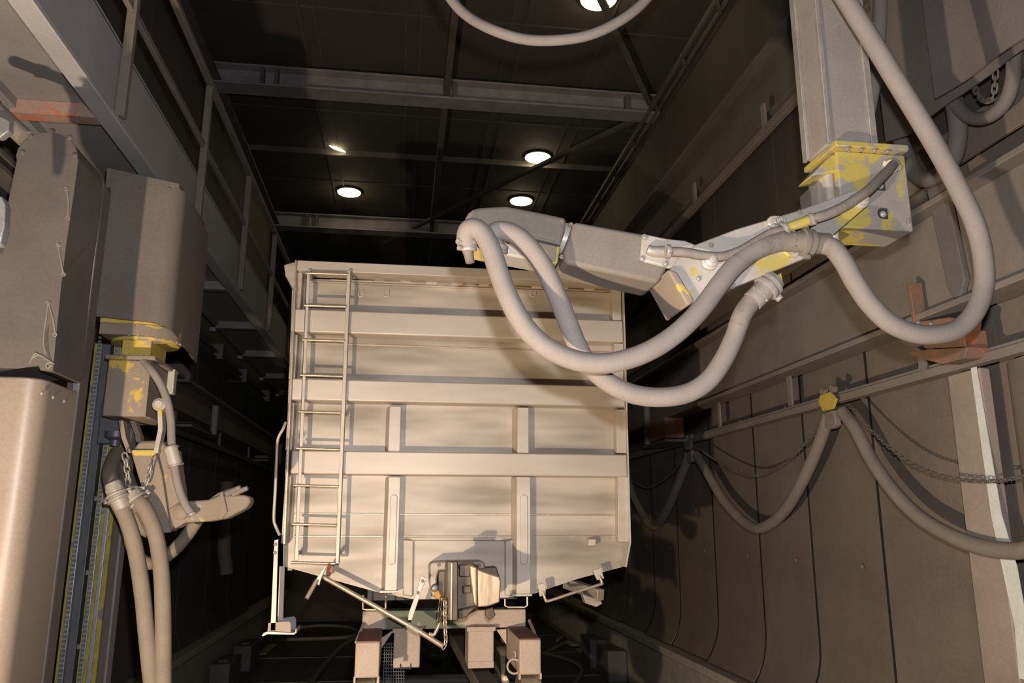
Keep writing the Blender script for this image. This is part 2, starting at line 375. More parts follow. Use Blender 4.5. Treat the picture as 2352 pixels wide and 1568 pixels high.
# recessed lamps
def roof_lamp(px, py, lab, sliver=False):
    c = at(px, py, 'z', ZC-.02); t = thing('ceiling_lamp', lab, 'lamp', c, 'round lamps in the roof')
    r = .235; m = M(); m.lathe(c+V((0, 0, .01)), c-V((0, 0, 1)), [(0, r*1.08), (.02, r*1.08), (.028, r*1.02), (.012, r*1.0)], 36); (m.b.free() if sliver else obj('trim_ring', m, DARK, t))
    m = M()
    if sliver:
        a = at(px-19, py-7, 'z', c.z-.03); b = at(px+19, py+8, 'z', c.z-.03); d = (b-a); s_ = V((-d.y, d.x, 0)).normalized()
        pts = [a+d*(k/10)+s_*.045*math.sin(math.pi*k/10) for k in range(11)]+[a+d*(k/10)-s_*.045*math.sin(math.pi*k/10) for k in range(9, 0, -1)]
        m.prism(pts, (0, 0, .012))
    else: m.lathe(c-V((0, 0, .03)), c, [(0, r*.96), (.012, r*.98)], 36)
    obj('lens', m, LITE, t, label='glowing warm lens')
    if not sliver:
        m = M(); m.bar(c+V((-r*.9, .05, -.034)), c+V((r*.9, -.06, -.034)), .008, .004)
        obj('guard_wire', m, DARK, t)
    L = lamp('lamp_light', 'POINT', c-V((0, 0, .14)), 2 if sliver else 6, (1, .84, .55), .1); L.parent = None
roof_lamp(1375, -5, 'round ceiling lamp at the top edge of the photo, crossed by a brace')
roof_lamp(1235, 360, 'round ceiling lamp beside the diagonal brace, above the raised arm')
roof_lamp(1197, 460, 'round ceiling lamp just above the bent head of the raised arm')
roof_lamp(802, 440, 'round ceiling lamp nearer the left railing, full disc')
roof_lamp(775, 342, 'ceiling lamp nearly closed off, only a thin bright sliver showing', True)
# brace highlight source is the lamp itself

# ------------------------------------------------------------------ left walkway with railing
t = thing('walkway_girder', 'long grey steel channel girder carrying the left walkway', 'girder', (-2.0, 8, 4.5))
m = M(); m.box(-2.03, -2.0, 2.5, 20, 4.54, 5.08); m.box(-2.085, -1.955, 2.5, 20, 4.50, 4.54); m.box(-2.12, -2.0, 2.5, 20, 5.06, 5.10)
obj('channel', m, WEBM, t, .006)
m = M(); m.box(-2.58, -2.031, 2.5, 20, 4.60, 4.63); obj('deck_plate', m, PRIM, t)
m = M(); m.box(-2.64, -2.581, 2.5, 20, 4.53, 4.66); obj('inner_rail', m, PRIM, t, .004)
yj = [5.2, 7.25, 9.25, 11.2, 13.15, 15.2, 17.2]
for i, y in enumerate(yj):
    j = thing('walkway_joist', 'channel joist under the left walkway, %s from the camera%s' % (ORD[i], ', red primer showing' if i == 0 else ''), 'joist', (-2.3, y, 4.5), 'joists under the left walkway')
    mt = REDP if i == 0 else PRIM
    m = M(); m.box(-2.62, -2.086, y-.05, y+.05, 4.502, 4.52); m.box(-2.62, -2.086, y-.055, y-.045, 4.502, 4.599); m.box(-2.62, -2.086, y+.045, y+.055, 4.502, 4.599)
    obj('channel', m, mt, j, .002)
    m = M(); m.box(-2.70, -2.621, y-.045, y+.045, 4.46, 4.515); m.bolt((-2.66, y-.05, 4.56), (0, -1, 0), .012, .012)
    obj('end_bracket', m, GALV, j, .004)
rl = thing('walkway_railing', 'grey tubular railing along the edge of the left walkway', 'railing', (-1.97, 8, 4.55))
obj('top_rail', M().box(-2.0, -1.94, 2.5, 20, 6.02, 6.08), GIRD, rl, .008)
obj('middle_rail', M().box(-1.99, -1.95, 2.5, 20, 5.35, 5.41), GIRD, rl, .008)
for y in (3.15, 5.23, 7.32, 9.39, 11.45, 13.5, 15.6, 17.6):
    m = M(); m.box(-1.995, -1.93, y-.03, y+.03, 4.56, 6.0); obj('post', m, GIRD, rl, .006)
single('wall_handrail', M().bar((-2.72, 3, 5.75), (-2.72, 20, 5.75), .04, .05), LROB, 'thin yellowish rail on the left wall behind the walkway railing', 'rail', bev=.004)

# left wall: girder, festoon rail, brackets
def girder(x, z0, z1, s, mt, lab, y1=20):
    t = thing('crane_girder', lab, 'girder', (x, 8, z0))
    m = M(); m.box(min(x, x+s*.02), max(x, x+s*.02), 1.5, y1, z0, z1); m.box(min(x-s*.12, x+s*.1), max(x-s*.12, x+s*.1), 1.5, y1, z0-.04, z0); m.box(min(x-s*.12, x+s*.1), max(x-s*.12, x+s*.1), 1.5, y1, z1, z1+.04)
    obj('i_beam', m, mt, t, .005); return t
girder(-2.72, 3.2, 3.55, -1, WALLR, 'dark steel girder along the left wall, below the walkway')
m = M(); m.box(-2.68, -2.63, 4, 20, 2.90, 2.96); t = thing('festoon_rail', 'thin hose rail along the dark left wall below the girder', 'rail', (-2.65, 9, 2.9)); obj('rail', m, BEAM, t)
for y in (5.5, 7.5, 9.8, 12.2, 14.5): obj('hanger', M().box(-2.68, -2.65, y-.03, y+.03, 2.96, 3.17), BEAM, t)
girder(-2.745, 4.15, 4.2, -1, WALLL, 'slim upper steel rail on the left wall beneath the walkway')
for i, (y, z) in enumerate(((11.5, 4.22), (13.3, 4.2), (15.6, 4.22), (9.9, 3.62))):
    m = M(); m.box(-2.86, -2.55, y-.08, y+.08, z-.1, z+.12)
    single('wall_bracket', m, BEAM, ['pale bracket on the left wall under the walkway, nearest the wagon-side rubber hood', 'pale bracket on the left wall, second under the walkway', 'pale bracket on the left wall, third under the walkway, by the wagon corner', 'small bracket on the left wall, right beside the hood of the left robot'][i], 'bracket', 'brackets on the left wall', .01)
# wall boxes with pale sleeve
def wall_box(pts, X, lab, mt):
    a, b, c, d = pts
    t = thing('wall_box', lab, 'box', at(a, d, 'x', X), 'boxes fixed on the side walls')
    p = at(a, b, 'x', X); q = at(c, d, 'x', X)
    y0, y1 = sorted((p.y, q.y)); z1, z0 = p.z, q.z; z0, z1 = sorted((z0, z1))
    obj('housing', M().box(X-.12, X+.12, y0, y1, z0, z1), mt, t, .01)
    obj('sleeve', M().cyl((X+(.12 if X < 0 else -.12), y1-.05, z0-.02), (X+(.12 if X < 0 else -.12), y1-.05, z1+.35), .045, 14), PRIM, t)
    obj('shelf', M().box(X-.14, X+.14, y0-.05, y1+.1, z0-.05, z0-.02), BEAM, t)
wall_box((415, 968, 470, 995), -2.6, 'grey box with a pale sleeve on the left wall beside the left robot', BEAM)
wall_box((600, 1045, 628, 1065), -2.6, 'small grey box on the left wall, right beside the wagon', BEAM)
wall_box((1505, 975, 1550, 1005), 3.2, 'reddish grey box on the right wall above the festoon rail', REDP)
single('wall_sleeve', M().tube(catmull([(-2.72, 13.2, 2.5), (-2.7, 13.2, 1.6), (-2.62, 13.2, 1.1)]), .1, smooth=False), WALLR, 'long grey sleeve hanging down the left wall between robot and wagon', 'sleeve')

# ------------------------------------------------------------------ right wall girders, rails
g = girder(3.45, 3.24, 3.9, 1, GIRD, 'deep dusty steel girder along the right wall above the hose rail')
single('ledge_channel', M().box(3.5, 3.69, 1.5, 20, 4.36, 4.42).box(3.5, 3.53, 1.5, 20, 4.16, 4.36), WALLR, 'stepped channel on the right wall just above the deep girder', 'channel', bev=.004)
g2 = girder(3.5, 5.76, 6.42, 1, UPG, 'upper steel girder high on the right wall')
t = thing('upper_rail', 'slim rail on short hangers below the upper girder of the right wall', 'rail', (3.3, 8, 5.5))
obj('rail', M().box(3.28, 3.34, 3, 20, 5.47, 5.55), WALLR, t, .004)  # darker material imitates the dimmer light at this height
for y in (4.6, 6.53, 8.37, 10.3, 12.2, 14): obj('hanger', M().box(3.285, 3.31, y-.035, y+.035, 5.55, 5.78), GIRD, t)
fr = thing('festoon_rail', 'rail on hangers along the right wall carrying the looped hoses', 'rail', (3.5, 8, 2.85))
obj('rail', M().box(3.46, 3.5, 2.5, 20, 2.86, 2.90).box(3.46, 3.54, 2.5, 20, 2.845, 2.86).box(3.49, 3.51, 2.5, 20, 2.9, 2.93), GIRD, fr, .003)
for y in (4.88, 6.78, 8.45, 10.6, 12.8, 15): obj('hanger', M().box(3.47, 3.49, y-.035, y+.035, 2.93, 3.2), GIRD, fr)
# column at the right
cl = thing('wall_column', 'boxed column on the right wall with a white torn strip down its edge', 'column', (3.55, 4.6, .3))
obj('column_face', M().box(3.525, 3.6, 4.42, 4.72, .31, 2.84), DUST, cl, .01)
ws = [at(2228, 838, 'x', 3.49), at(2250, 1000, 'x', 3.49), at(2275, 1180, 'x', 3.49), at(2300, 1300, 'x', 3.49), at(2330, 1440, 'x', 3.49), at(2340, 1560, 'x', 3.49)]
ww = [.018, .035, .055, .09, .07, .08]; A = []; 
for p, k in zip(ws, ww): A.append(p)
Bk = [p-V((0, k, 0)) for p, k in zip(ws, ww)]
m = M(); m.prism([V((3.52, p.y+.03, p.z)) for p in A]+[V((3.52, p.y, p.z)) for p in Bk[::-1]], (-.004, 0, 0)); obj('white_strip', m, WHT, cl, label='white torn edge strip')
cv = thing('rounded_cover', 'large rounded shiny rubber cover right of the white-edged column', 'cover', (3.55, 3.9, .3))
m = M(); prof = []
for k in range(17): a = math.pi*k/16; prof.append(V((3.68-.155*math.sin(a), 4.34-.42*(1-math.cos(a)), 0)))
A = [p+V((0, 0, .31)) for p in prof]; Bt = [p+V((0, 0, 2.84)) for p in prof]
m.loft(A, Bt); obj('cover', m, mat('cover_sheen', (.16, .13, .105), (.2, .165, .135), .42, .1, 1.5), cv)
# orange bracket of the rail end
ob = thing('orange_bracket', 'orange primed bracket with bolts standing on the festoon rail', 'bracket', at(2150, 830, 'x', 3.4))
P1 = at(2100, 650, 'x', 3.36); P2 = at(2112, 742, 'x', 3.36)
obj('strut', M().bar(P1, P2, .03, .09, (1, 0, 0)).bar(P1+V((-.02, 0, .0)), P2+V((-.02, 0, 0)), .02, .02), ORNG, ob, .004)
pl = atx(3.34, (2085, 742), (2180, 728), (2215, 735), (2212, 760), (2120, 790), (2090, 770))
obj('arm_plate', M().prism(pl, (.12, 0, 0)), ORNG, ob, .006)
pl = atx(3.36, (2120, 765), (2212, 755), (2218, 800), (2120, 800))
obj('motor_box', M().prism(pl, (.16, 0, 0)), ORNG, ob, .01)
pl = atx(3.34, (2085, 810), (2120, 803), (2222, 797), (2215, 822), (2165, 836), (2110, 822))
obj('base_plate', M().prism(pl, (.18, 0, 0)), ORNG, ob, .004)
m = M()
for p in ((2110, 740), (2139, 743), (2088, 737)): m.bolt(at(*p, 'x', 3.335), (-1, 0, 0), .014, .02)
obj('bolt', m, GALV, ob)
obj('foot', M().prism(atx(3.45, (2108, 815), (2122, 818), (2124, 850), (2110, 853)), (.02, 0, 0)), GIRD, ob)

# trolleys, hoses and chains of the festoon
def trolley(px, py, X, mt, lab, s=1.0):
    c = at(px, py, 'x', X); t = thing('hose_trolley', lab, 'trolley', c-V((0, 0, .15*s)), 'hose trolleys on the right rail')
    d = .13*s
    obj('plate', M().prism([c+V((-.06, a*s, b*s)) for a, b in ((-.14, .0), (-.06, .07), (.10, .07), (.14, .02), (.08, -.07), (-.08, -.07))], (.02, 0, 0)), mt, t, .004)
    for a in (-.08, .07): obj('wheel', M().cyl(c+V((-.06, a*s, .09*s)), c+V((-.02, a*s, .09*s)), .03*s, 14), GIRD, t)
    obj('saddle', M().prism([c+V((-.05, a*s, b*s)) for a, b in ((-.07, -.08), (.07, -.08), (.09, -.2), (.04, -.22), (-.04, -.22), (-.09, -.2))], (.05, 0, 0)), GIRD, t, .006)
    return t
trolley(1915, 922, 3.46, YELP, 'yellow-plated hose trolley on the right rail, nearest the camera')
trolley(1590, 1020, 3.46, GIRD, 'dark hose trolley on the right rail, second from the camera', 1.0)
XH = 3.46
def wallhose(pts, lab, r):
    single('festoon_hose', M().tube(atx(XH, *pts), r), GIRD, lab, 'hose', 'hoses hanging in loops on the right wall')
wallhose([(1935, 945), (1965, 985), (2005, 1060), (2055, 1130), (2110, 1185), (2175, 1225), (2235, 1250), (2300, 1263), (2370, 1258), (2460, 1200)], 'dusty hose loop on the right wall, nearest the camera, crossing the column', .05)
wallhose([(1905, 950), (1885, 1010), (1860, 1070), (1830, 1130), (1800, 1175), (1765, 1205), (1735, 1212), (1700, 1190), (1660, 1145), (1630, 1095), (1600, 1045)], 'dusty hose loop on the right wall between the yellow and the dark trolley', .052)
wallhose([(1583, 1045), (1568, 1085), (1550, 1130), (1530, 1175), (1508, 1205), (1490, 1200), (1470, 1170), (1450, 1125), (1435, 1075), (1428, 1050)], 'dark hose loop on the right wall, farthest, half hidden by the wagon', .055)
def wallchain(pts, lab): single('chain', M().chain(atx(3.44, *pts),   .036, .021, .0042), BEAM, lab, 'chain', 'chains hanging along the hose loops')
wallchain([(1950, 930), (1985, 970), (2035, 1020), (2090, 1062), (2150, 1088), (2220, 1102), (2290, 1104), (2370, 1090)], 'thin chain sagging across the right column, nearest the camera')
wallchain([(1900, 940), (1870, 990), (1830, 1040), (1790, 1072), (1740, 1092), (1700, 1086), (1650, 1060), (1605, 1030)], 'thin chain sagging between the yellow and the dark trolley')
wallchain([(1575, 1045), (1545, 1085), (1510, 1112), (1485, 1120), (1460, 1108), (1435, 1085)], 'thin chain sagging beyond the dark trolley beside the wagon')

# ------------------------------------------------------------------ rubber curtains and wrapped hoses at the upper right
def curtain(pts_bot, X, ztop, amp, lab, y0, y1):
    n = 40; m = M(); rows = 6; F = []
    def zb(y):
        P = sorted([(at(*p, 'x', X).y, at(*p, 'x', X).z) for p in pts_bot])
        if y <= P[0][0]: a, b = P[0], P[1]
        elif y >= P[-1][0]: a, b = P[-2], P[-1]
        else: a, b = next((a, b) for a, b in zip(P, P[1:]) if a[0] <= y <= b[0])
        return a[1]+(b[1]-a[1])*(y-a[0])/(b[0]-a[0]+1e-6)
    for side in (0, .012):
        G = []
        for i in range(n+1):
            y = y0+(y1-y0)*i/n; z0 = zb(y)
            G.append([m.b.verts.new((X+side+amp*math.sin(y*7+j*.15)*math.sin(y*2.3), y, z0+(ztop-z0)*j/rows)) for j in range(rows+1)])
        F.append(G)
    for G in F:
        for i in range(n):
            for j in range(rows): m.b.faces.new([G[i][j], G[i+1][j], G[i+1][j+1], G[i][j+1]])
    for i in range(n): m.b.faces.new([F[0][i][0], F[0][i+1][0], F[1][i+1][0], F[1][i][0]])
    for i in (0, n):
        for j in range(rows): m.b.faces.new([F[0][i][j], F[1][i][j], F[1][i][j+1], F[0][i][j+1]])
    obj_ = single('rubber_curtain', m, DUST2, lab, 'curtain', 'rubber curtains at the upper right'); return obj_
DUST2 = mat('curtain_rubber', (.125, .105, .092), (.165, .14, .125), .8, 0, 1.5)
yq = [at(a, b, 'x', 3.2).y for a, b in ((2030, 325), (2118, 300))]
curtain([(2040, 325), (2080, 312), (2130, 270), (2240, 190), (2352, 115), (2500, 20)], 3.2, 7.6, .02, 'grey rubber curtain hanging behind the mast of the right robot, long lower hem', 1.9, at(2038, 325, 'x', 3.2).y)
curtain([(2163, 215), (2250, 160), (2352, 90), (2500, -10)], 3.08, 7.6, .02, 'grey rubber curtain in front at the top right corner', 1.9, at(2145, 225, 'x', 3.08).y)
def wrapped(pts, X, r, lab, cat='hose'):
    single('wrapped_hose', M().tube(atx(X, *pts), r), DUST2, lab, cat, 'wrapped hoses behind the curtains')
wrapped([(2345, 60), (2330, 130), (2325, 190), (2305, 240), (2265, 270), (2225, 268), (2195, 240), (2175, 205)], 3.32, .04, 'wrapped hose loop below the front curtain, top right')
wrapped([(2175, 190), (2195, 250), (2200, 310), (2190, 360), (2165, 395), (2130, 412), (2100, 395), (2080, 350), (2068, 310)], 3.34, .055, 'large wrapped hose loop behind the slanting hose, right of the yellow box')
single('chain', M().chain(atx(3.3, (2235, 190), (2245, 215), (2258, 230), (2275, 232), (2284, 210), (2287, 160)), .04, .025, .006), BEAM, 'short chain loop hanging inside the wrapped hose, top right', 'chain', 'chains hanging along the hose loops')
single('hanging_strip', M().prism(atx(3.4, (2125, 420), (2165, 400), (2215, 640), (2200, 700), (2175, 660)), (.04, 0, 0)), DUST2, 'long rubber strip hanging from the wrapped hose in front of the girder', 'strip', bev=.006)

# ------------------------------------------------------------------ right robot
YA = 3.4
rb = thing('blasting_robot', 'large dusty grey blasting robot arm reaching in from the right mast', 'robot', at(1960, 340, 'y', 3.5))
def F(*pts, Y=YA): return aty(Y, *pts)
xl = at(1880, 340, 'y', YA).x; xr = at(2012, 335, 'y', YA).x; zt = at(1960, 333, 'y', YA).z
xl = at(1905, 340, 'y', YA).x
mm = M(); mm.box(xl, xr, YA, YA+.22, zt, 7.9)
mast = obj('mast', mm, MASTM, rb, .012)
mm = M(); mm.box(xl-.012, xl+.012, YA-.014, YA+.006, zt, 7.9).box(xr-.03, xr+.006, YA-.012, YA+.002, zt, 7.9).box(xl-.02, xl, YA+.18, YA+.23, zt, 7.9)
obj('edge_seam', mm, CLMP, mast, .003)
# flange plate
fx0 = at(1912, 343, 'y', YA).x; fx1 = at(2088, 343, 'y', YA-.05).x; zf = at(2000, 338, 'y', YA).z
fl = M().box(fx0-.01, fx1, YA-.05, YA+.27, zf-.03, zf)
flo = obj('flange', fl, ARMY, rb, .004)
mm = M()
for k in range(5):
    x = fx0+.03+(fx1-fx0-.06)*k/4; mm.bolt((x, YA-.02, zf), (0, 0, 1), .012, .02)
for k in range(4): mm.bolt((fx0+.05+.07*k, YA-.05, zf-.045), (0, -1, 0), .01, .012)
obj('flange_bolt', mm, CLMP, flo)
# shoulder box
bx = F((1953, 352), (2083, 350), (2098, 522), (1937, 522))
x0b, x1b = bx[3].x, bx[2].x; z0b = bx[3].z; z1b = zf-.03
m = M(); m.prism([(x0b, YA, z0b), (x1b, YA, z0b), (x1b, YA, z1b), (x0b, YA, z1b)], (0, .24, 0))
box = obj('shoulder_box', m, ARMY, rb, .008)
def hole(px, py):
    c = at(px, py, 'y', YA-.002); m = M(); r = .028
    pts = [c+V((-r*.2, 0, r))]+[c+V((-r*.2-r*.8*math.sin(math.pi*k/8), 0, r*math.cos(math.pi*k/8))) for k in range(9)]+[c+V((r*.9, 0, -r)), c+V((r*.9, 0, r))]
    m.prism([p for i, p in enumerate(pts) if i not in (1,)], (0, .004, 0)); obj('recess', m, DARK, box)
    m = M(); m.lathe(c+V((0, 0, -.004)), c+V((0, -1, -.004)), [(0, .017), (.006, .015), (.012, .006)], 12); obj('screw_head', m, SILV, box)
hole(2022, 425); hole(2028, 490)
m = M()
for p in ((1950, 348), (1942, 515), (2090, 515)): m.bolt(at(*p, 'y', YA), (0, -1, 0), .008, .01)
m.tube(F((2076, 514), (2082, 508), (2088, 504), (2085, 514), Y=YA-.012), .006, 8)
obj('corner_bolt', m, CLMP, box)
# inner bracket to the left
xi0 = at(1862, 430, 'y', YA+.1).x
m = M(); m.box(at(1894, 420, 'y', YA+.05).x, x0b+.001, YA+.03, YA+.22, at(1900, 562, 'y', YA+.05).z, at(1900, 388, 'y', YA+.05).z)
obj('inner_bracket', m, SILV, rb, .02, 3)
m = M(); m.prism(F((1862, 430), (1893, 405), (1893, 560), (1872, 548), Y=YA+.12), (0, .12, 0)); obj('side_block', m, ARM, rb, .006)
m = M(); m.prism(F((1864, 402), (1908, 354), (1948, 351), (1946, 394), (1925, 394), Y=YA+.012), (0, .16, 0)); obj('corner_shroud', m, ARMY, rb, .01)
# lower link (fork + beam)
lk = thing_ = None
YL = YA-.07
m = M(); m.prism(F((1596, 562), (1690, 526), (1831, 484), (1902, 458), (1962, 436), (1982, 440), (1975, 452), (1920, 478), (1850, 505), (1800, 520), (1838, 540), (1905, 546), (1880, 560), (1852, 592), (1670, 666), (1578, 700), (1556, 668), (1539, 621), (1560, 590), Y=YL), (0, .05, 0))
arm = obj('lower_link', m, SILV, rb, .006)
m = M(); m.prism(F((1840, 545), (1905, 547), (1986, 478), (1994, 462), (1990, 446), (1975, 440), (1958, 446), (1940, 462), (1905, 495), (1860, 525), Y=YL-.012), (0, .04, 0))
obj('fork_plate', m, ARMY, rb, .005)
m = M(); m.prism(F((1600, 566), (1840, 498), (1870, 560), (1850, 590), (1672, 664), (1590, 690), Y=YL+.05), (0, .18, 0)); obj('link_beam', m, ARMY, rb, .012)
m = M(); m.prism(F((1596, 562), (1831, 484), (1962, 436), (1965, 446), (1834, 496), (1600, 576), Y=YL+.24), (0, .04, 0)); obj('rear_plate', m, SILV, rb, .005)
m = M(); m.prism(F((1533, 618), (1555, 622), (1597, 690), (1580, 702), Y=YL-.03), (0, .30, 0)); obj('end_cap', m, LROB, rb, .01)
def pin(px, py, r, Y, par, mt=SILV):
    c = at(px, py, 'y', Y); m = M(); m.lathe(c, c+V((0, -1, 0)), [(0, r*1.35), (.012, r*1.35), (.016, r*1.1), (.03, r*1.05), (.034, r*.8), (.036, r*.6), (.05, r*.55), (.052, r*.3)], 28); obj('pivot_pin', m, mt, par)
pin(1975, 461, .03, YL-.012, arm); pin(1629, 602, .028, YL-.03, arm)
m = M()
for p in ((1837, 488), (1779, 513), (1633, 563), (1604, 640), (1670, 660)): m.bolt(at(*p, 'y', YL), (0, -1, 0), .012, .014)
obj('link_bolt', m, CLMP, arm)
m = M()
for a, b in (((1665, 668), (1668, 655)), ((1680, 661), (1684, 650))): m.bar(at(*a, 'y', YL-.01), at(*b, 'y', YL-.01), .02, .02)
for p in ((1663, 668), (1680, 658)): m.bolt(at(*p, 'y', YL-.015), (0, -1, 0), .009, .02)
obj('lug', m, CLMP, arm)
# clamp pads on the link
def pad(px, py, par, r=.02):
    c = at(px, py, 'y', YL-.002); m = M(); m.prism([c+V((a*.04, 0, b*.03)) for a, b in ((-1, -.4), (-.4, -1), (.6, -1), (1, -.2), (1, .7), (.4, 1), (-.6, 1), (-1, .5))], (0, -.02, 0)); o_ = obj('clamp_pad', m, SILV, par, .005)
    m = M(); m.ring(c+V((0, -.03, 0)), (0, 1, 0), r*.6, r*.28, 18); m.bolt(c+V((0, -.02, 0)), (0, -1, 0), .008, .012); obj('eye_bolt', m, CLMP, o_)
pad(1779, 513, arm); pad(1815, 578, arm); pad(1785, 512, arm)
# forearm casing
YF = YA-.02
A = F((1319, 507), (1528, 545), (1538, 552), (1532, 619), (1512, 650), (1297, 604), (1296, 575), Y=YF)
m = M(); m.prism(A, (0, .24, 0)); fore = obj('forearm_casing', m, ARM, rb, .02, 4)
m = M(); m.prism(F((1472, 540), (1530, 552), (1570, 556), (1600, 568), (1645, 583), (1648, 600), (1640, 615), (1620, 620), (1570, 612), (1534, 619), (1474, 603), (1468, 595), Y=YF-.012), (0, -.025, 0))
sp = obj('side_plate', m, SILV, rb, .008, 3)
m = M()
for p in ((1481, 545), (1475, 594), (1528, 606)): m.bolt(at(*p, 'y', YF-.037), (0, -1, 0), .013, .014)
obj('plate_bolt', m, CLMP, sp)
m = M(); m.tube(F((1487, 572), (1500, 577), (1530, 578), Y=YF-.05), (.022, .028), 18); obj('cable_gland', m, CLMP, sp)
m = M(); m.prism(F((1515, 650), (1540, 622), (1565, 660), Y=YF+.06), (0, .1, 0)); obj('yellow_knuckle', m, YELP, rb, .006)
# sleeve
a = at(1318, 553, 'y', YF+.11); b = at(1277, 545, 'y', YF+.11); d = (b-a).normalized()
m = M(); m.lathe(a-d*.03, b, [(0, .075), (.03, .075), (.032, .082), (.04, .082), (.042, .076), (.10, .076)], 36)
slv = obj('wrist_sleeve', m, SILV, rb)
m = M()
for p in ((1311, 516), (1306, 577), (1302, 598), (1290, 590)): m.bolt(at(*p, 'y', YF+.03), (0, -1, 0), .009, .016)
obj('sleeve_bolt', m, CLMP, slv)
# head hood: rounded trough
Hd = [(1066, 515), (1069, 500), (1075, 488), (1086, 479), (1100, 475), (1130, 473), (1162, 471), (1240, 486), (1302, 499), (1299, 530), (1289, 560), (1240, 548), (1150, 530), (1085, 512)]
m = M(); m.prism(F(*Hd, Y=YF-.01), (0, .26, 0)); obj('head_hood', m, ARM, rb, .022, 4)
m = M(); m.prism(F((1084, 510), (1150, 528), (1240, 547), (1289, 558), (1281, 606), (1240, 600), (1150, 583), (1095, 572), (1072, 555), Y=YF+.05), (0, .16, 0)); obj('head_body', m, ARMY, rb, .01)
m = M(); m.prism(F((1086, 507), (1150, 523), (1289, 557), (1288, 562), (1150, 530), (1086, 514), Y=YF-.022), (0, .02, 0)); obj('hood_lip', m, ARM, rb, .002)
m = M(); m.prism(F((1237, 555), (1280, 563), (1276, 600), (1234, 592), Y=YF+.04), (0, .02, 0)); obj('cover_plate', m, LROB, rb, .004)
# nozzles
for i, (p, q) in enumerate((((1072, 560), (1080, 603)), ((1150, 568), (1152, 580)))):
    a, b = at(*p, 'y', YF-.02), at(*q, 'y', YF-.03); d = (b-a).normalized()
    m = M(); m.lathe(a, b, [(0, .034), ((b-a).length*.6, .022), ((b-a).length*.98, .02), ((b-a).length, .014)] if i == 0 else [(0, .03), (.02, .02)], 20)
    obj('nozzle', m, ARM, rb)
# port clamp on shoulder for cable
c = at(2050, 380, 'y', YA-.03); m = M(); m.clampring(c, (at(2050, 380, 'y', YA-.03)-at(2020, 405, 'y', YA-.1)), .03, .03); m.cyl(c, c+V((.01, .04, .01)), .03)
obj('cable_clamp', m, SILV, rb)
# bottom coupling lug behind the link
m = M(); m.prism(F((1772, 640), (1795, 625), (1800, 650), (1785, 662), Y=YA+.02), (0, .05, 0)); obj('yellow_lug', m, YELP, rb, .004)

def coupling(a, b, r, par, name='coupling', mt=ARM, rings=2, mid=.5):
    a, b = V(a), V(b); L = (b-a).length; d = (b-a).normalized()
    prof = [(0, r*1.02), (0, r*1.12), (L*(mid-.1), r*1.16), (L*mid-.02, r*1.2)]
    for k in range(rings):
        t0 = L*mid-.015+k*.03; prof += [(t0, r*1.22), (t0+.003, r*1.5), (t0+.017, r*1.5), (t0+.02, r*1.22)]
    prof += [(L*.98, r*1.15), (L, r*1.0)]
    prof = sorted(prof, key=lambda q: q[0])
    o_ = obj(name, M().lathe(a, b, prof, 28), mt, par)
    m = M(); c = a+d*(L*mid+.005); u = d.cross(V((0, 1, 0))).normalized()
    for sg in (1, -1): m.bar(c+u*sg*r*1.45, c+u*sg*r*1.9, r*.5, .03, d); m.bolt(c+u*sg*r*1.7+V((0, -.012, 0)), (0, -1, 0), .007, .012)
    for k in range(4): m.bolt(a+d*(L*.22)+V((0, -r*1.12, 0))*math.cos(.5*k-.7)+u*r*1.12*math.sin(.5*k-.7)*1.2, (0, -1, 0), .005, .006)
    obj('clamp_lug', m, mt, o_, .002)
    return o_
def path(Y0, pts):          # points (px, py, depth offset)
    return [at(p[0], p[1], 'y', Y0+(p[2] if len(p) > 2 else 0)) for p in pts]
# hose A : front loop
hA = thing('blast_hose', 'thick dusty hose looping from the raised arm tip to the coupling at its middle', 'hose', at(1385, 835, 'y', 3.2), 'thick hoses of the right robot')
pa = path(3.28, [(1074, 566, .06), (1071, 545, .04), (1076, 528, .01), (1090, 524, -.01), (1108, 536, -.02), (1126, 568, -.03), (1142, 615, -.04), (1162, 670, -.05), (1195, 735, -.05), (1240, 786, -.05), (1300, 820, -.05), (1360, 834, -.05), (1420, 830, -.05), (1490, 806, -.05), (1555, 764, -.04), (1610, 710, -.03), (1655, 650, -.02), (1695, 603, -.01), (1740, 572), (1795, 553)])
obj('hose_body', M().tube(pa, .044, 20), HOSE, hA)
obj('hose_collar', M().tube([at(1690, 607, 'y', 3.27), at(1725, 580, 'y', 3.28), at(1760, 563, 'y', 3.28), at(1797, 552, 'y', 3.28)], .0455, 20), HOSED, hA, label='darker rubber end of the hose')
coupling(at(1792, 553, 'y', 3.28), at(1905, 560, 'y', 3.28), .042, hA)
m = M(); c1 = at(1073, 556, 'y', 3.34); m.clampring(c1, V((0, -.3, 1)), .043, .02); m.clampring(c1-V((0, 0, .03)), V((0, -.3, 1)), .038, .018); obj('tip_clamp', m, CLMP, hA)
# hose B : behind, to lower coupling
hB = thing('blast_hose', 'thick dusty hose passing behind the front loop and rising to the coupling under the arm', 'hose', at(1520, 915, 'y', 3.4), 'thick hoses of the right robot')
pb = path(3.36, [(1140, 572, -.02), (1132, 548, -.04), (1140, 532, -.06), (1165, 532, -.07), (1195, 547, -.07), (1228, 582, -.06), (1255, 625, -.04), (1282, 685), (1308, 750), (1335, 812, .03), (1362, 848, .04), (1400, 880, .04), (1455, 905, .04), (1520, 912, .04), (1580, 902, .04), (1628, 872, .04), (1662, 825, .04), (1686, 775, .04), (1702, 730, .03), (1722, 698, .03), (1738, 678, .02)])
obj('hose_body', M().tube(pb, .044, 20), HOSE, hB)
obj('hose_collar', M().tube([at(1694, 752, 'y', 3.395), at(1706, 722, 'y', 3.39), at(1722, 698, 'y', 3.39), at(1740, 677, 'y', 3.38)], .0455, 20), HOSED, hB, label='darker rubber end of the hose')
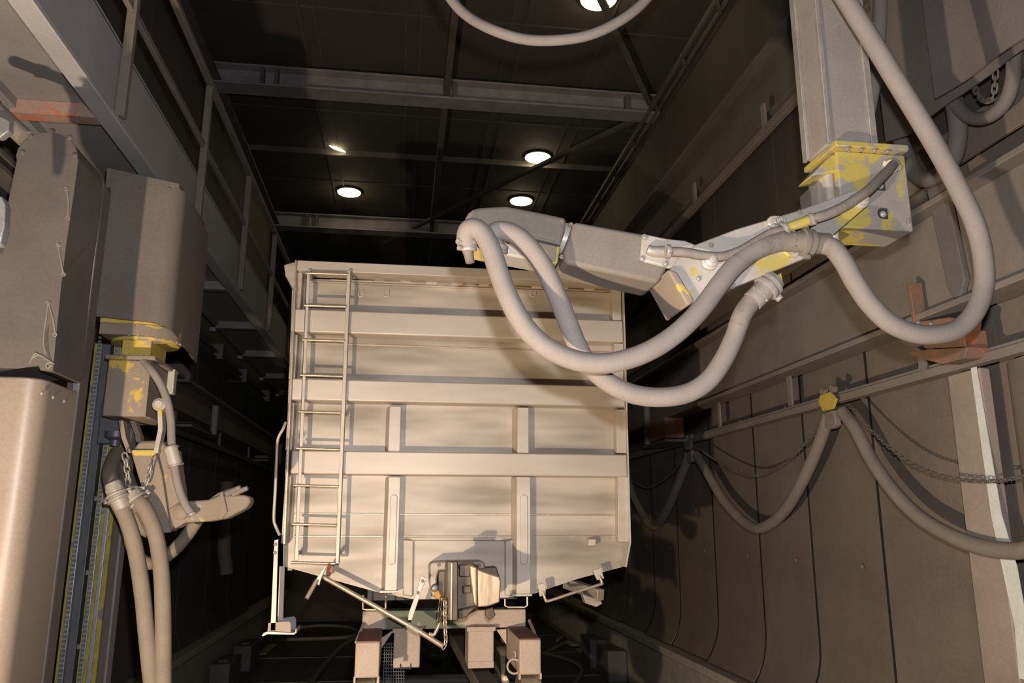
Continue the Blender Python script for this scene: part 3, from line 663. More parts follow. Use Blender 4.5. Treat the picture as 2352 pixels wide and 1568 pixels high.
coupling(at(1728, 692, 'y', 3.38), at(1782, 640, 'y', 3.36), .044, hB, mt=CLMP, mid=.62)
m = M(); c1 = at(1146, 566, 'y', 3.33); m.clampring(c1, V((.2, -.3, 1)), .036, .02); m.clampring(c1-V((0, 0, .02)), V((.2, -.3, 1)), .034, .014); obj('tip_clamp', m, CLMP, hB)
# hose C : right loop up to the ceiling
hC = thing('blast_hose', 'thick dusty hose in a deep loop right of the mast, running up across it', 'hose', at(2150, 770, 'y', 3.2), 'thick hoses of the right robot')
pc = path(3.24, [(1893, 561, .03), (1915, 572, .02), (1940, 605, .01), (1965, 650), (2000, 700), (2045, 742), (2100, 765), (2150, 768), (2200, 755), (2240, 715), (2260, 655), (2258, 590, -.02), (2240, 515, -.04), (2205, 440, -.06), (2160, 355, -.08), (2110, 270, -.1), (2055, 180, -.11), (2000, 90, -.12), (1950, 10, -.12), (1890, -90, -.1)])
obj('hose_body', M().tube(pc, .0445, 20), HOSE, hC)
obj('hose_collar', M().tube(path(3.24, [(1890, 560, .03), (1912, 571, .02), (1928, 588, .015)]), .042, 20), HOSED, hC)
hD = single('supply_hose', M().tube(path(3.95, [(2022, -90), (2022, 20), (2018, 110), (2008, 190), (1994, 260), (1978, 330), (1970, 380)]), .040, 18), HOSE, 'thick grey hose hanging straight down behind the right mast', 'hose', 'thick hoses of the right robot')
hF = single('supply_hose', M().tube(path(3.6, [(985, -90, .2), (1030, -10, .15), (1075, 38, .1), (1140, 72), (1210, 91), (1285, 92), (1355, 80), (1420, 50), (1475, 8), (1530, -60)]), .027, 18), HOSE, 'grey hose sagging in a wide loop at the top edge of the photo', 'hose', 'thick hoses of the right robot')
# cables
k1 = thing('control_cable', 'dark grey cable from the yellow box to the clamp on the lower link', 'cable', at(1960, 470, 'y', 3.2), 'cables of the right robot')
obj('cable_body', M().tube(path(3.24, [(2052, 378, .1), (2030, 402, .05), (1990, 440, 0), (1940, 473, 0), (1900, 492, 0), (1855, 506, .02)]), .024, 16), HOSED, k1)
a, b = at(1862, 504, 'y', 3.26), at(1798, 527, 'y', 3.27)
sl = obj('metal_sleeve', M().cyl(a, b, .024, 20), ARMY, k1)
m = M()
for t_ in (0.0, .95): m.clampring(a+(b-a)*t_, b-a, .026, .018)
obj('hose_clamp', m, CLMP, sl)
k2 = thing('control_cable', 'dark grey cable from the link clamp to the side plate of the forearm', 'cable', at(1630, 590, 'y', 3.2), 'cables of the right robot')
obj('cable_body', M().tube(path(3.27, [(1798, 527), (1770, 535), (1735, 555), (1700, 575), (1660, 588), (1620, 587), (1575, 579), (1530, 577, .01)]), .021, 16), HOSED, k2)
m = M(); m.clampring(at(1534, 577, 'y', 3.28), V((1, 0, 0)), .026, .018); obj('hose_clamp', m, CLMP, k2)

# ------------------------------------------------------------------ left column and mast
YC = 4.3
cx0, cx1 = at(30, 400, 'y', YC).x, at(178, 400, 'y', YC).x
col = thing('clad_column', 'dusty column wrapped in laced leather above and sheet metal below, left edge', 'column', (cx0+.15, YC+.2, ZF))
ztop = at(110, 292, 'y', YC).z; zmid = at(90, 858, 'y', YC).z
xa, xb = at(38, 400, 'y', YC).x, at(150, 700, 'y', YC).x
# leather sleeve with rounded top
r_ = (at(180, 350, 'y', YC).x-at(38, 350, 'y', YC).x)/2; cxm = at(109, 350, 'y', YC).x; zc = at(109, 360, 'y', YC).z
def xx(px, py): return at(px, py, 'y', YC)
prof = [xx(38, 370)]+[V((cxm-r_*math.cos(math.pi*k/12), YC, zc+r_*.93*math.sin(math.pi*k/12))) for k in range(13)]+[xx(180, 365), xx(170, 440), xx(152, 560), xx(140, 660), xx(128, 780), xx(121, 852), xx(92, 850), xx(88, 838), xx(0, 853), xx(-40, 858), xx(-20, 600), xx(15, 480)]
pp = []
for p in prof:
    if not pp or (p-pp[-1]).length > .002: pp.append(p)
m = M(); m.prism(pp, (0, .385, 0)); lea = obj('leather_cover', m, LEATH, col, .035, 5)
m = M()
for p in ((52, 350), (70, 313), (120, 300), (160, 316), (172, 357)): m.lathe(at(*p, 'y', YC), at(*p, 'y', YC)+V((0, -1, 0)), [(0, .016), (.004, .015), (.009, .008)], 14)
obj('button', m, LEATH, lea)
m = M()
for pts in (((153, 435), (157, 465), (156, 500)), ((134, 563), (138, 590), (146, 630)), ((111, 695), (122, 735), (127, 768)), ((111, 695), (100, 780), (105, 810))):
    m.tube(aty(YC-.004, *pts), .004, 8)
for p in ((153, 434), (156, 500), (134, 563), (146, 630), (111, 695), (126, 768)): m.ring(at(*p, 'y', YC-.004), (0, 1, 0), .009, .003, 14, 6)
m.tube(aty(YC-.006, (120, 838), (110, 845), (106, 838), (114, 832), (124, 836), (112, 828), (90, 815), (75, 822)), .004, 8)
m.tube(aty(YC-.006, (90, 815), (80, 812), (68, 835)), .004, 8)
obj('lacing', m, HOSED, lea, label='dark knotted cord lacing')
# torn opening of the cover
m = M(); m.prism(aty(YC-.003, (112, 745), (104, 768), (101, 790), (108, 815), (116, 832), (120, 836), (112, 805), (110, 775)), (0, .004, 0)); obj('tear', m, DARK, lea)
# lower sheet metal: rounded corner
xs1 = at(92, 950, 'y', YC-.05).x; zs = at(100, 872, 'y', YC).z
m = M(); base = [V((-2.6, YC-.08, 0)), V((xs1-.10, YC-.08, 0))]
for k in range(1, 9): a_ = math.pi/2*k/8; base.append(V((xs1-.10+.10*math.sin(a_), YC-.08+.10*(1-math.cos(a_)), 0)))
base += [V((xs1, YC+.38, 0)), V((-2.6, YC+.38, 0))]
SHM = mat('sheet_metal_dust', (.22, .175, .14), (.26, .21, .17), .42, .15, 1.2, bump=.03)
m.loft([p+V((0, 0, ZF)) for p in base], [p+V((0, 0, zs)) for p in base])
sm = obj('sheet_cover', m, SHM, col, .01)
m = M()
for p in ((97, 903), (122, 912), (147, 921)): q = at(*p, 'x', xs1); m.bolt(q, (1, 0, 0), .01, .008)
obj('cover_bolt', m, CLMP, sm)
xst = at(203, 664, 'y', YC+.385).x; xcr = at(224, 716, 'y', YC+.52).x
m = M(); m.box(xst-.06, xcr, YC+.40, YC+.52, ZF, at(235, 420, 'y', YC+.2).z+.06); obj('side_casing', m, LEATH, col, .01)
m = M(); m.box(xst-.018, xst+.014, YC+.385, YC+.40, ZF, at(232, 435, 'y', YC+.2).z); st = obj('edge_strip', m, PRIM, col, .002)
m = M()
for k in range(12): m.bolt((xst-.002, YC+.385, at(228, 441, 'y', YC+.385).z-.35*k), (0, -1, 0), .007, .008)
obj('strip_bolt', m, CLMP, st)
# pipes at the far left edge
t = thing('corner_bracket', 'white dusty angle bracket and pipe at the far left edge behind the leather column', 'bracket', at(20, 300, 'y', 4.3))
obj('pipe', M().cyl(at(-30, 235, 'y', 4.3), at(58, 318, 'y', 4.3), .05, 18), ARM, t)
obj('plate', M().prism(aty(4.2, (-30, 265), (5, 268), (22, 278), (20, 300), (0, 315), (-30, 312)), (0, .05, 0)), GALV, t, .006)
single('edge_fitting', M().prism(aty(3.7, (-20, 450), (4, 450), (12, 470), (10, 520), (0, 560), (-20, 560)), (0, .06, 0)), GALV, 'pale fitting at the far left edge beside the leather column', 'fitting', bev=.006)
# robot mast rails
YM = 5.9
def vx(px, py): return at(px, py, 'y', YM).x
ms = thing('rack_mast', 'vertical steel guide mast with yellow edges and tooth rack, left of the left robot', 'mast', (vx(200, 1200), YM, ZF))
def strip(n, pa_, pb_, mt, yo=0, d=.12, ztop_=at(230, 790, 'y', 5.9).z, par=ms, b=.004):
    m = M(); m.box(vx(pa_, 1200), vx(pb_, 1200), YM+yo, YM+yo+d, ZF, ztop_); return obj(n, m, mt, par, b)
strip('yellow_edge', 172, 178, YELM, -.03); strip('rack_strip', 178, 190, MASTS, -.03, .05); strip('guide_channel', 190, 209, MAST, -.01, .14); strip('yellow_edge', 218, 221, YELM, -.02)
strip('silver_strip', 221, 232, MASTS, -.02); strip('yellow_edge', 232, 240, YELM, -.02); strip('silver_strip', 240, 250, MASTS, -.02); strip('yellow_edge', 250, 261, YELM, -.02)
strip('rear_panel', 261, 277, LEATH, .0, .1); strip('edge_strip', 277, 283, PRIM, -.01, .1)
m = M(); x_ = vx(183, 1200)
for k in range(150): m.box(x_-.006, x_+.014, YM-.042, YM-.031, ZF+.3+k*.03, ZF+.318+k*.03)
obj('rack_teeth', m, TEETH, ms)
m = M(); x_ = vx(225, 1200)
for k in range(150): m.box(x_-.006, x_+.012, YM-.03, YM-.021, ZF+.3+k*.03, ZF+.318+k*.03)
obj('rack_teeth', m, TEETH, ms)
m = M()
for k in range(5): z = at(225, 980+k*170, 'y', YM).z; m.box(vx(207, 1200), vx(222, 1200), YM+.01, YM+.03, z, z+.03)
obj('rung', m, GIRD, ms)
m = M(); p = at(255, 975, 'y', YM-.03); m.box(p.x-.05, p.x+.1, YM-.12, YM-.021, p.z-.14, p.z+.16)
cr = obj('carriage_block', m, MAST, ms, .01)
m = M(); p = at(265, 1008, 'y', YM-.12); m.lathe(p+V((0, 0, .05)), p-V((0, 0, 1)), [(0, .07), (.04, .07), (.06, .035), (.1, .03)], 18); obj('roller', m, MAST, cr)

# ------------------------------------------------------------------ left robot
YR = 5.5; SR = YR/4.6
lr = thing('blasting_robot', 'blasting robot under a brown rubber hood hanging beside the left mast', 'robot', at(310, 980, 'y', YR+SR*.2))
hx0, hx1 = at(240, 560, 'y', YR).x, at(412, 500, 'y', YR).x
A = [at(245, 385, 'y', YR)]
def G(*p, Y=YR): return aty(Y, *p)
# rubber hood: U-shaped sheet with rounded corner, built as solid shell
prof = [(hx0, YR)]
rad = .12
for k in range(8): a_ = math.pi/2*k/7; prof.append((hx1-rad+rad*math.sin(a_), YR+rad*(1-math.cos(a_))))
prof += [(hx1, YR+SR*.68), (hx1-.012, YR+SR*.68)]
for k in range(8): a_ = math.pi/2*(7-k)/7; prof.append((hx1-rad+(rad-.012)*math.sin(a_), YR+SR*.012+(rad-.012)*(1-math.cos(a_))))
prof += [(hx0, YR+SR*.012)]
zt_ = at(330, 424, 'y', YR).z; zb_ = at(230, 726, 'y', YR).z
zfun = lambda x, y: zb_-.0-.10*max(0, (x-hx0)/(hx1-hx0))**2*.5-.10*max(0, (y-YR)/(SR*.68))
m = M(); m.loft([V((x, y, zfun(x, y))) for x, y in prof], [V((x, y, zt_-.06*(y-YR)/(SR*.68))) for x, y in prof])
hood = obj('rubber_hood', m, HOODM, lr, 0)
hl = at(245, 383, 'y', YR+SR*.0); m = M()
m.prism(G((245, 384), (411, 421), (411, 430), (242, 430), Y=YR+.001), (0, SR*.66, 0)); 0 and m.hexa([V((hx0, YR+SR*.0, zt_)), V((hx1-.03, YR+SR*.0, zt_)), V((hx1-.0, YR+SR*.66, zt_-.05)), V((hx0, YR+SR*.66, zt_-.05)), V((hx0, YR+SR*.04, hl.z)), V((hx0+.03, YR+SR*.04, hl.z-.01)), V((hx0+.03, YR+SR*.6, hl.z-.03)), V((hx0, YR+SR*.6, hl.z-.02))])
obj('top_flap', m, HOODM, lr, .004)
m = M()
for p in ((257, 434), (321, 432), (388, 433), (259, 397), (257, 418)): m.lathe(at(*p, 'y', YR), at(*p, 'y', YR)+V((0, -1, 0)), [(0, .012), (.004, .011), (.008, .005)], 12)
obj('rivet', m, HOODM, hood)
# turntable
m = M(); c = at(330, 765, 'y', YR+SR*.2); hw = at(412, 765, 'y', YR+SR*.2).x-c.x
def dshape(z, s=1.0, x0=at(222, 750, 'y', YR).x):
    pts = [V((x0, YR+SR*.04, z)), V((c.x, YR+SR*.04+.01, z))]
    for k in range(9): a_ = -math.pi/2+math.pi*k/8; pts.append(V((c.x+hw*s*math.cos(a_), YR+SR*(.26+.22*s*math.sin(a_)), z)))
    return pts+[V((x0, YR+SR*.48, z))]
zz = at(300, 742, 'y', YR+SR*.04).z; m.loft(dshape(zz-.08), dshape(zz+.0)); tt = obj('turntable', m, LROB, lr, .006)
m = M(); m.loft(dshape(zz+.0, .97), dshape(zz+.05, .97)); obj('turntable_rim', m, YELP, tt, .004)
m = M()
for a_ in range(8): a2 = -math.pi*.55+a_*.25; m.bolt((c.x+(hw-.01)*math.cos(a2), YR+SR*(.26+.21*math.sin(a2)), zz-.08), (0, 0, -1), .009, .012)
obj('turntable_bolt', m, CLMP, tt)
m = M(); m.lathe((c.x, YR+SR*.26, zz-.08), (c.x, YR+SR*.26, zz-.3), [(0, SR*.185), (.02, SR*.185), (.025, SR*.16)], 32); obj('lower_ring', m, YELP, tt)
# neck
p0 = at(283, 770, 'y', YR+SR*.1); p1 = at(345, 812, 'y', YR+SR*.1)
m = M(); m.box(p0.x, p1.x, YR+SR*.1, YR+SR*.4, p1.z-.02, zz-.08); obj('neck', m, YELP, lr, .005)
p0 = at(241, 813, 'y', YR-SR*.02); p1 = at(345, 826, 'y', YR-SR*.02)
m = M(); m.box(p0.x, p1.x+.03, YR-SR*.02, YR+SR*.48, p1.z, p0.z); fl2 = obj('flange', m, LROB, lr, .008)
m = M()
for k in range(4): m.bolt((p1.x-.0+.0, YR+SR*.06+.12*k, p0.z), (0, 0, 1), .01, .016)
for k in range(3): m.bolt((p0.x+.05+.09*k, YR+SR*.02, p0.z), (0, 0, 1), .01, .016)
obj('flange_bolt', m, CLMP, fl2)
bx0 = at(240, 900, 'y', YR).x; bx1 = at(338, 900, 'y', YR).x; zb0 = at(232, 955, 'y', YR).z; zb1 = p1.z
m = M(); m.box(bx0, bx1, YR, YR+SR*.42, zb0, zb1); lb = obj('shoulder_box', m, LROB, lr, .01)
m = M(); m.box(bx1-.012, bx1+.006, YR-SR*.004, YR+SR*.002, zb0, zb1); obj('edge_weld', m, LROB, lb, .002)
for zq in (.28, .72):
    m = M(); z = zb0+(zb1-zb0)*zq; m.prism([V((bx1+.001, YR+SR*.2+.03*math.cos(a), z+.045*math.sin(a))) for a in [2*math.pi*k/12 for k in range(12)]], (.004, 0, 0)); obj('slot', m, DARK, lb)
m = M(); m.box(bx1+.0, bx1+.05, YR+SR*.34, YR+SR*.40, zb1-.16, zb1+.02); obj('side_lug', m, SILV, lb, .006)
# bent links
def bentbar(pts, Y, w_, dth=.05, mt=LROB, n='bent_link'):
    P = aty(Y, *pts); m = M()
    m.prism([p-V((w_/2, 0, 0)) for p in P]+[p+V((w_/2, 0, 0)) for p in P[::-1]], (0, dth, 0)); return obj(n, m, mt, lr, .003)
bentbar([(277, 965), (284, 1005), (297, 1040)], YR+SR*.02, .03, .08); bentbar([(303, 965), (316, 1000), (318, 1015)], YR+SR*.2, .035, .08)
bentbar([(366, 925), (368, 985), (357, 1040)], YR-SR*.02, .03, .08, SILV); bentbar([(386, 960), (388, 1000), (384, 1020)], YR+SR*.1, .02, .08)
c = at(368, 930, 'y', YR-SR*.03); m = M(); m.lathe(c+V((.0, .08, 0)), c+V((0, -1, 0)), [(0, .042), (.11, .042), (.115, .034), (.13, .024)], 20); obj('pivot_boss', m, SILV, lr)
# upper arm wedge
m = M(); m.prism(G((300, 1035), (358, 1035), (372, 1090), (392, 1222), (362, 1225), (345, 1180), (322, 1110), Y=YR+SR*.0), (0, .03, 0)); ua = obj('arm_front_plate', m, LROB, lr, .006)
m = M(); m.hexa([*G((356, 1036), (375, 1090), Y=YR+SR*.03), *G((402, 1080), (396, 1030), Y=YR+SR*.2), *G((385, 1224), (392, 1222), Y=YR+SR*.03), *G((418, 1165), (412, 1160), Y=YR+SR*.2)]) if False else m.prism(G((358, 1030), (402, 1030), (412, 1100), (420, 1160), (400, 1205), (390, 1222), (372, 1090), Y=YR+SR*.031), (0, .16, 0))
obj('arm_body', m, LROB, ua, .008)
m = M(); m.prism(G((318, 1012), (372, 1010), (384, 1030), (358, 1040), (300, 1040), Y=YR+SR*.02), (0, .25, 0)); obj('arm_cap', m, LROB, lr, .02)
m = M(); m.prism(G((303, 1034), (357, 1034), (357, 1046), (309, 1046), Y=YR-SR*.006), (0, .005, 0)); obj('yellow_band', m, YELP, ua)
# tip
m = M(); m.prism(G((385, 1170), (410, 1152), (440, 1150), (478, 1147), (505, 1136), (560, 1136), (573, 1140), (576, 1152), (566, 1166), (548, 1176), (520, 1190), (480, 1197), (425, 1200), (400, 1215), Y=YR+SR*.02), (0, .15, 0)); tp = obj('wrist_housing', m, LROB, lr, .012)
m = M(); m.prism(G((505, 1134), (512, 1130), (522, 1175), (510, 1192), (500, 1190), Y=YR+SR*.005), (0, .01, 0)); obj('band', m, LROB, tp, .002)
m = M(); m.prism(G((478, 1147), (500, 1132), (524, 1122), (540, 1118), (545, 1130), (500, 1142), Y=YR+SR*.05), (0, .08, 0)); obj('nozzle_block', m, HOSED, tp, .006)
for a, b in (((520, 1134), (553, 1118)), ((535, 1134), (569, 1120))):
    m = M(); m.lathe(at(*a, 'y', YR+SR*.02), at(*b, 'y', YR+SR*.0), [(0, .022), ((at(*b, 'y', YR+SR*.0)-at(*a, 'y', YR+SR*.02)).length-.01, .016), ((at(*b, 'y', YR+SR*.0)-at(*a, 'y', YR+SR*.02)).length, .013)], 14); obj('nozzle', m, HOSED, tp)
c = at(416, 1176, 'y', YR+SR*.015); m = M(); m.lathe(c, c+V((0, -1, 0)), [(0, .05), (.02, .05), (.03, .037), (.04, .012)], 20); obj('pivot_boss', m, LROB, tp)
m = M()
for p in ((446, 1158), (462, 1160), (444, 1190), (462, 1190)): m.bolt(at(*p, 'y', YR+SR*.02), (0, -1, 0), .01, .012)
obj('bolt', m, CLMP, tp)
# cable
lc = thing('control_cable', 'dusty wrapped cable running down the left robot from its box to its wrist', 'cable', at(400, 1100, 'y', YR-SR*.05))
obj('cable_body', M().tube(path(YR-SR*.04, [(330, 828, .05), (348, 850), (368, 880), (384, 920), (392, 965), (394, 1010), (398, 1045), (404, 1090), (414, 1130), (428, 1162), (443, 1182, .03)]), .026, 16), HOSE, lc)
a, b = at(392, 1028, 'y', YR-SR*.045), at(403, 1068, 'y', YR-SR*.045)
sl = obj('metal_sleeve', M().cyl(a, b, .043, 18), SILV, lc)
m = M(); m.clampring(a, b-a, .036, .018); m.clampring(b, b-a, .036, .018); m.clampring(at(441, 1180, 'y', YR-SR*.03), V((.4, 0, -1)), .026, .014); obj('hose_clamp', m, CLMP, lc)
# chains of left robot
for pts, lab in (([(286, 1042), (289, 1060), (292, 1080), (294, 1100), (293, 1118)], 'steel link chain holding the left coupling under the left robot'), ([(350, 1055), (343, 1075), (340, 1095), (334, 1115)], 'steel link chain holding the right coupling under the left robot')):
    single('chain', M().chain(aty(YR-SR*.05, *pts), .04, .032, .0055), CLMP, lab, 'chain', 'chains under the left robot')
single('spreader_rod', M().cyl(at(296, 1118, 'y', YR-SR*.05), at(333, 1120, 'y', YR-SR*.05), .008, 10).cyl(at(296, 1122, 'y', YR-SR*.05), at(333, 1124, 'y', YR-SR*.05), .006, 10), SILV, 'short steel rod pair between the two chains under the left robot', 'rod')
# left hoses
def lhose(pts, cp, lab, r=.048, mt=HOSE, Y=YR-SR*.1):
    t = thing('blast_hose', lab, 'hose', at(pts[-1][0], pts[-1][1], 'y', Y), 'thick hoses of the left robot')
    obj('hose_body', M().tube(path(Y, pts), r, 20), LHOS, t)
    if cp: coupling(at(*cp[0], 'y', Y+cp[2]), at(*cp[1], 'y', Y+cp[2]), r*.98, t, mt=CLMP, mid=.45)
LHOS = mat('hose_tan', (.185, .145, .11), (.225, .18, .138), .8, 0, 6, bump=.12, bscale=110)
lhose([(268, 1040, .45), (258, 1062, .3), (252, 1088, .15), (258, 1115, .05), (268, 1145), (290, 1190), (306, 1240), (318, 1300), (328, 1370), (335, 1440), (342, 1510), (350, 1580), (356, 1640)], ((258, 1110), (284, 1170), 0), 'tan hose hanging to the floor under the left robot, left of the pair')
lhose([(270, 1062, .5), (284, 1080, .35), (295, 1110, .2), (305, 1132, .1), (318, 1150, .02), (334, 1170), (352, 1210), (364, 1260), (371, 1320), (374, 1390), (375, 1460), (375, 1530), (375, 1620)], ((303, 1132), (330, 1166), .04), 'tan hose hanging to the floor under the left robot, right of the pair')
lhose([(452, 1195, .25), (430, 1228, .3), (400, 1262, .34), (365, 1288, .36), (335, 1292, .36), (312, 1270, .36), (300, 1235, .36), (300, 1200, .36)], None, 'tan hose looping up behind the hanging pair to the wrist of the left robot', .043, Y=YR)
lhose([(308, 1160, .3), (315, 1190, .3), (325, 1210, .3), (345, 1222, .3)], None, 'short tan hose bend behind the pair under the left robot', .043, Y=YR)

# ------------------------------------------------------------------ wagon
YW = 6.6; YP = YW+.175
wg = thing('railway_wagon', 'freshly blasted pale steel railway wagon seen from its end', 'wagon', (.47, YW+4, 1.27))
def W(*p, Y=YW): return aty(Y, *p)
def Z(px, py, Y=YW): return at(px, py, 'y', Y).z
def X(px, py, Y=YW): return at(px, py, 'y', Y).x
xL, xR = X(668, 900), X(1441, 900)
# end panel (recessed sheet) with sloping bottom
o = W((672, 640), (1432, 655), (1446, 1245), (1436, 1300), (1330, 1328), (1210, 1368), (1160, 1372), (950, 1376), (880, 1363), (650, 1300), (655, 1100), Y=YP)
m = M(); m.prism(o, (0, .02, 0)); ep = obj('end_panel', m, WAG, wg)
# hull behind
z_t = Z(1050, 612)
m = M()
m.box(xL, xL+.06, YP+.03, YP+8.5, 1.55, z_t-.02); m.box(xR-.06, xR, YP+.03, YP+8.5, 1.55, z_t-.02); m.box(xL, xR, YP+.3, YP+8.5, 1.5, 1.56)
obj('hull', m, WAG, wg)
for k in range(6):
    for sx, x in ((-1, xL), (1, xR)):
        m = M(); y = YP+.7+1.3*k; m.box(min(x, x+sx*.06), max(x, x+sx*.06), y, y+.12, 1.6, z_t-.05); obj('side_rib', m, WAG, wg, .004)
# top chord
zc0, zc1 = Z(1050, 634), z_t
m = M(); m.box(X(683, 610), X(1429, 630), YW-.02, YW+.18, Z(690, 622), Z(690, 599)); tc_ = obj('top_chord', m, WAGL, wg, .006)
m = M(); m.prism(W((652, 608), (680, 600), (683, 670), (672, 662), (655, 632), Y=YW), (0, .25, 0)); obj('corner_cap', m, WAG, wg, .006)
m = M(); m.prism(W((1430, 640), (1445, 645), (1448, 660), (1432, 678), Y=YW+.12), (0, .2, 0)); obj('corner_cap', m, WAG, wg, .004)
# horizontal beams measured at x=1100
def hb(y0, y1, n='crossbeam'):
    m = M(); z1, z0 = Z(1100, y0), Z(1100, y1); m.box(X(668, (y0+y1)/2), X(1431+(y0-720)*.03, (y0+y1)/2), YW, YP-.001, z0, z1); return obj(n, m, WAGL, wg, .012, 3)
hb(724, 775); hb(879, 927); hb(1039, 1092)
# panel ribs and weld lines
m = M()
for y in (662,): m.box(X(700, y, YP), X(1402, y, YP), YP-.03, YP, Z(1100, y+3, YP), Z(1100, y, YP))
obj('hinge_rib', m, WAG, ep, .003)
for y, xa_, xb_ in ((800, 700, 1405), (1181, 676, 1420), (1231, 676, 880), (1231, 925, 1185), (1231, 1222, 1420)):
    m = M(); m.bar((X(xa_, y, YP), YP-.004, Z(1100, y, YP)), (X(xb_, y, YP), YP-.004, Z(1100, y, YP)), .012, .014); obj('weld_bead', m, WSTN, ep, .003)
m = M()
for k in range(11): x = 760+k*60; m.box(X(x, 657, YP), X(x+36, 657, YP), YP-.037, YP-.03, Z(1100, 661, YP), Z(1100, 658, YP))
obj('hinge_tab', m, WSTN, ep)
# corner posts
for nm, a in (('r', ((1404, 645, 1431), (738,)),),): pass
def post(px0, px1, y0, y1, slant):
    m = M(); a, b = at(px0, y0, 'y', YW+.02), at(px1, y1, 'y', YW+.02)
    m.hexa([V((X(px0+slant, y1), YW+.02, b.z)), V((X(px1, y1), YW+.02, b.z)), V((X(px1, y1), YP, b.z)), V((X(px0+slant-9, y1, YP), YP, b.z)), V((X(px0, y0), YW+.02, a.z)), V((X(px1-slant, y0), YW+.02, a.z)), V((X(px1-slant, y0), YP, a.z)), V((X(px0-9, y0, YP), YP, a.z))])
    return m
for (a, b, c, d, s) in ((1408, 1429, 648, 736, 1), (1412, 1434, 788, 884, 1), (1417, 1440, 940, 1040, 1), (1421, 1446, 1095, 1244, 1)):
    obj('corner_post', post(a, b, c, d, s), WAGL, wg, .004)
for (a, b, c, d, s) in ((676, 694, 622, 712, -3), (668, 683, 766, 868, -3), (661, 676, 923, 1033, -3), (654, 668, 1092, 1248, -3)):
    m = M(); m.box(X(a, c), X(b, c), YW+.03, YP, Z(a, d), Z(a, c)); obj('corner_post', m, WAG, wg, .004)
# edge flanges
m = M(); m.prism(W((678, 596), (682, 598), (655, 1250), (650, 1250), Y=YW-.03), (0, .15, 0)); obj('edge_flange', m, WSTN, wg, .002)
m = M(); m.prism(W((1430, 632), (1433, 632), (1450, 1245), (1440, 1302), (1436, 1302), (1446, 1245), Y=YW-.005), (0, .14, 0)); obj('edge_flange', m, WAGL, wg, .002)
# uprights
def upr(x0, x1, y0, y1, slot=False):
    m = M(); z1, z0 = Z(x0, y0), Z(x0, y1); a, b = X(x0, (y0+y1)/2), X(x1, (y0+y1)/2)
    m.hexa([V((a, YW+.03, z0)), V((b, YW+.03, z0)), V((b, YP, z0)), V((a-.03, YP, z0)), V((a, YW+.03, z1)), V((b, YW+.03, z1)), V((b, YP, z1)), V((a-.03, YP, z1))]); o_ = obj('upright', m, WAGL, wg, .005)
    if slot:
        m = M(); cx_ = (a+b)/2; w2 = (b-a)*.28; za, zb = Z(x0, 1135), Z(x0, 1297); pts = []
        for k in range(9): t = math.pi*k/8; pts.append(V((cx_+w2*math.cos(t), YW+.03, za-w2+w2*math.sin(t))))
        for k in range(9): t = math.pi+math.pi*k/8; pts.append(V((cx_+w2*math.cos(t), YW+.03, zb+w2+w2*math.sin(t))))
        m.prism(pts, (0, -.012, 0)); obj('raised_strip', m, WAGL, o_, .004)
        m = M(); m.box(a-.04, b+.01, YW+.015, YW+.13, z0-.012, z0+.006); obj('foot_plate', m, WAGL, o_, .003)
upr(893, 920, 931, 1038); upr(1190, 1216, 934, 1040); upr(888, 916, 1094, 1358, True); upr(1188, 1220, 1094, 1366, True)
# raised surround below the weld lines (recess for the coupler)
m = M(); m.prism(W((925, 1238), (950, 1240), (948, 1370), (925, 1366), Y=YP-.04), (0, .04, 0)); m.prism(W((1160, 1240), (1186, 1238), (1188, 1366), (1160, 1368), Y=YP-.04), (0, .04, 0))
m.prism(W((925, 1232), (1186, 1232), (1160, 1242), (950, 1242), Y=YP-.04), (0, .04, 0)); obj('recess_frame', m, WAG, ep, .008)
m = M(); p = at(1352, 1238, 'y', YW+.06); q = at(1369, 1253, 'y', YW+.06); m.box(p.x, q.x, YW+.06, YP, q.z, p.z); obj('small_block', m, WAGL, ep, .005)
m = M()
for u_ in (829, 888, 1225, 1280):
    p = at(u_, 672, 'y', YP-.012); m.tube([p+V((-.02, 0, .02)), p+V((-.02, 0, -.02)), p+V((-.012, 0, -.034)), p+V((.008, 0, -.034)), p+V((.018, 0, -.02)), p+V((.018, 0, .02))], .005, 8)
obj('hook', m, WAGL, ep)
# ladder
YLd = YW-.07
ld = bpy.data.objects.new('ladder', None); sc.collection.objects.link(ld); ld.parent = wg; ld.location = at(730, 1290, 'y', YLd)-wg.location
for (a, b, w_) in (((704, 622), (676, 1292), 8), ((797, 622), (770, 1294), 9)):
    m = M(); m.prism(aty(YLd, a, (a[0]+w_, a[1]), (b[0]+w_, b[1]), b), (0, .012, 0)); m.prism(aty(YLd, (a[0]+(w_-2 if a[0] > 750 else 0), a[1]), (a[0]+(w_ if a[0] > 750 else 2), a[1]), (b[0]+(w_ if a[0] > 750 else 2), b[1]), (b[0]+(w_-2 if a[0] > 750 else 0), b[1])), (0, .06, 0)); obj('stile', m, WAGL, ld, .002)
for k, (y, xa_, xb_) in enumerate(((627, 704, 800), (701, 699, 795), (780, 695, 791), (861, 690, 787), (945, 686, 783), (1029, 680, 780), (1114, 676, 777), (1203, 671, 773), (1291, 668, 770))):
    m = M(); m.cyl(at(xa_, y, 'y', YLd-.012), at(xb_, y+3, 'y', YLd-.012), .011, 12); obj('rung', m, WSTN, ld)
m = M()
for y in (622, 945, 1270):
    for x in (706-(y-622)*.042, 799-(y-622)*.042): p = at(x+4, y, 'y', YLd+.01); m.box(p.x-.012, p.x+.012, YLd+.01, YP, p.z-.012, p.z+.012)
obj('ladder_bracket', m, WAG, ld)
m = M(); m.prism(aty(YW-.0, (752, 1296), (764, 1292), (762, 1318), (748, 1322)), (0, .004, 0)); obj('red_tag', m, ORNG2, wg)
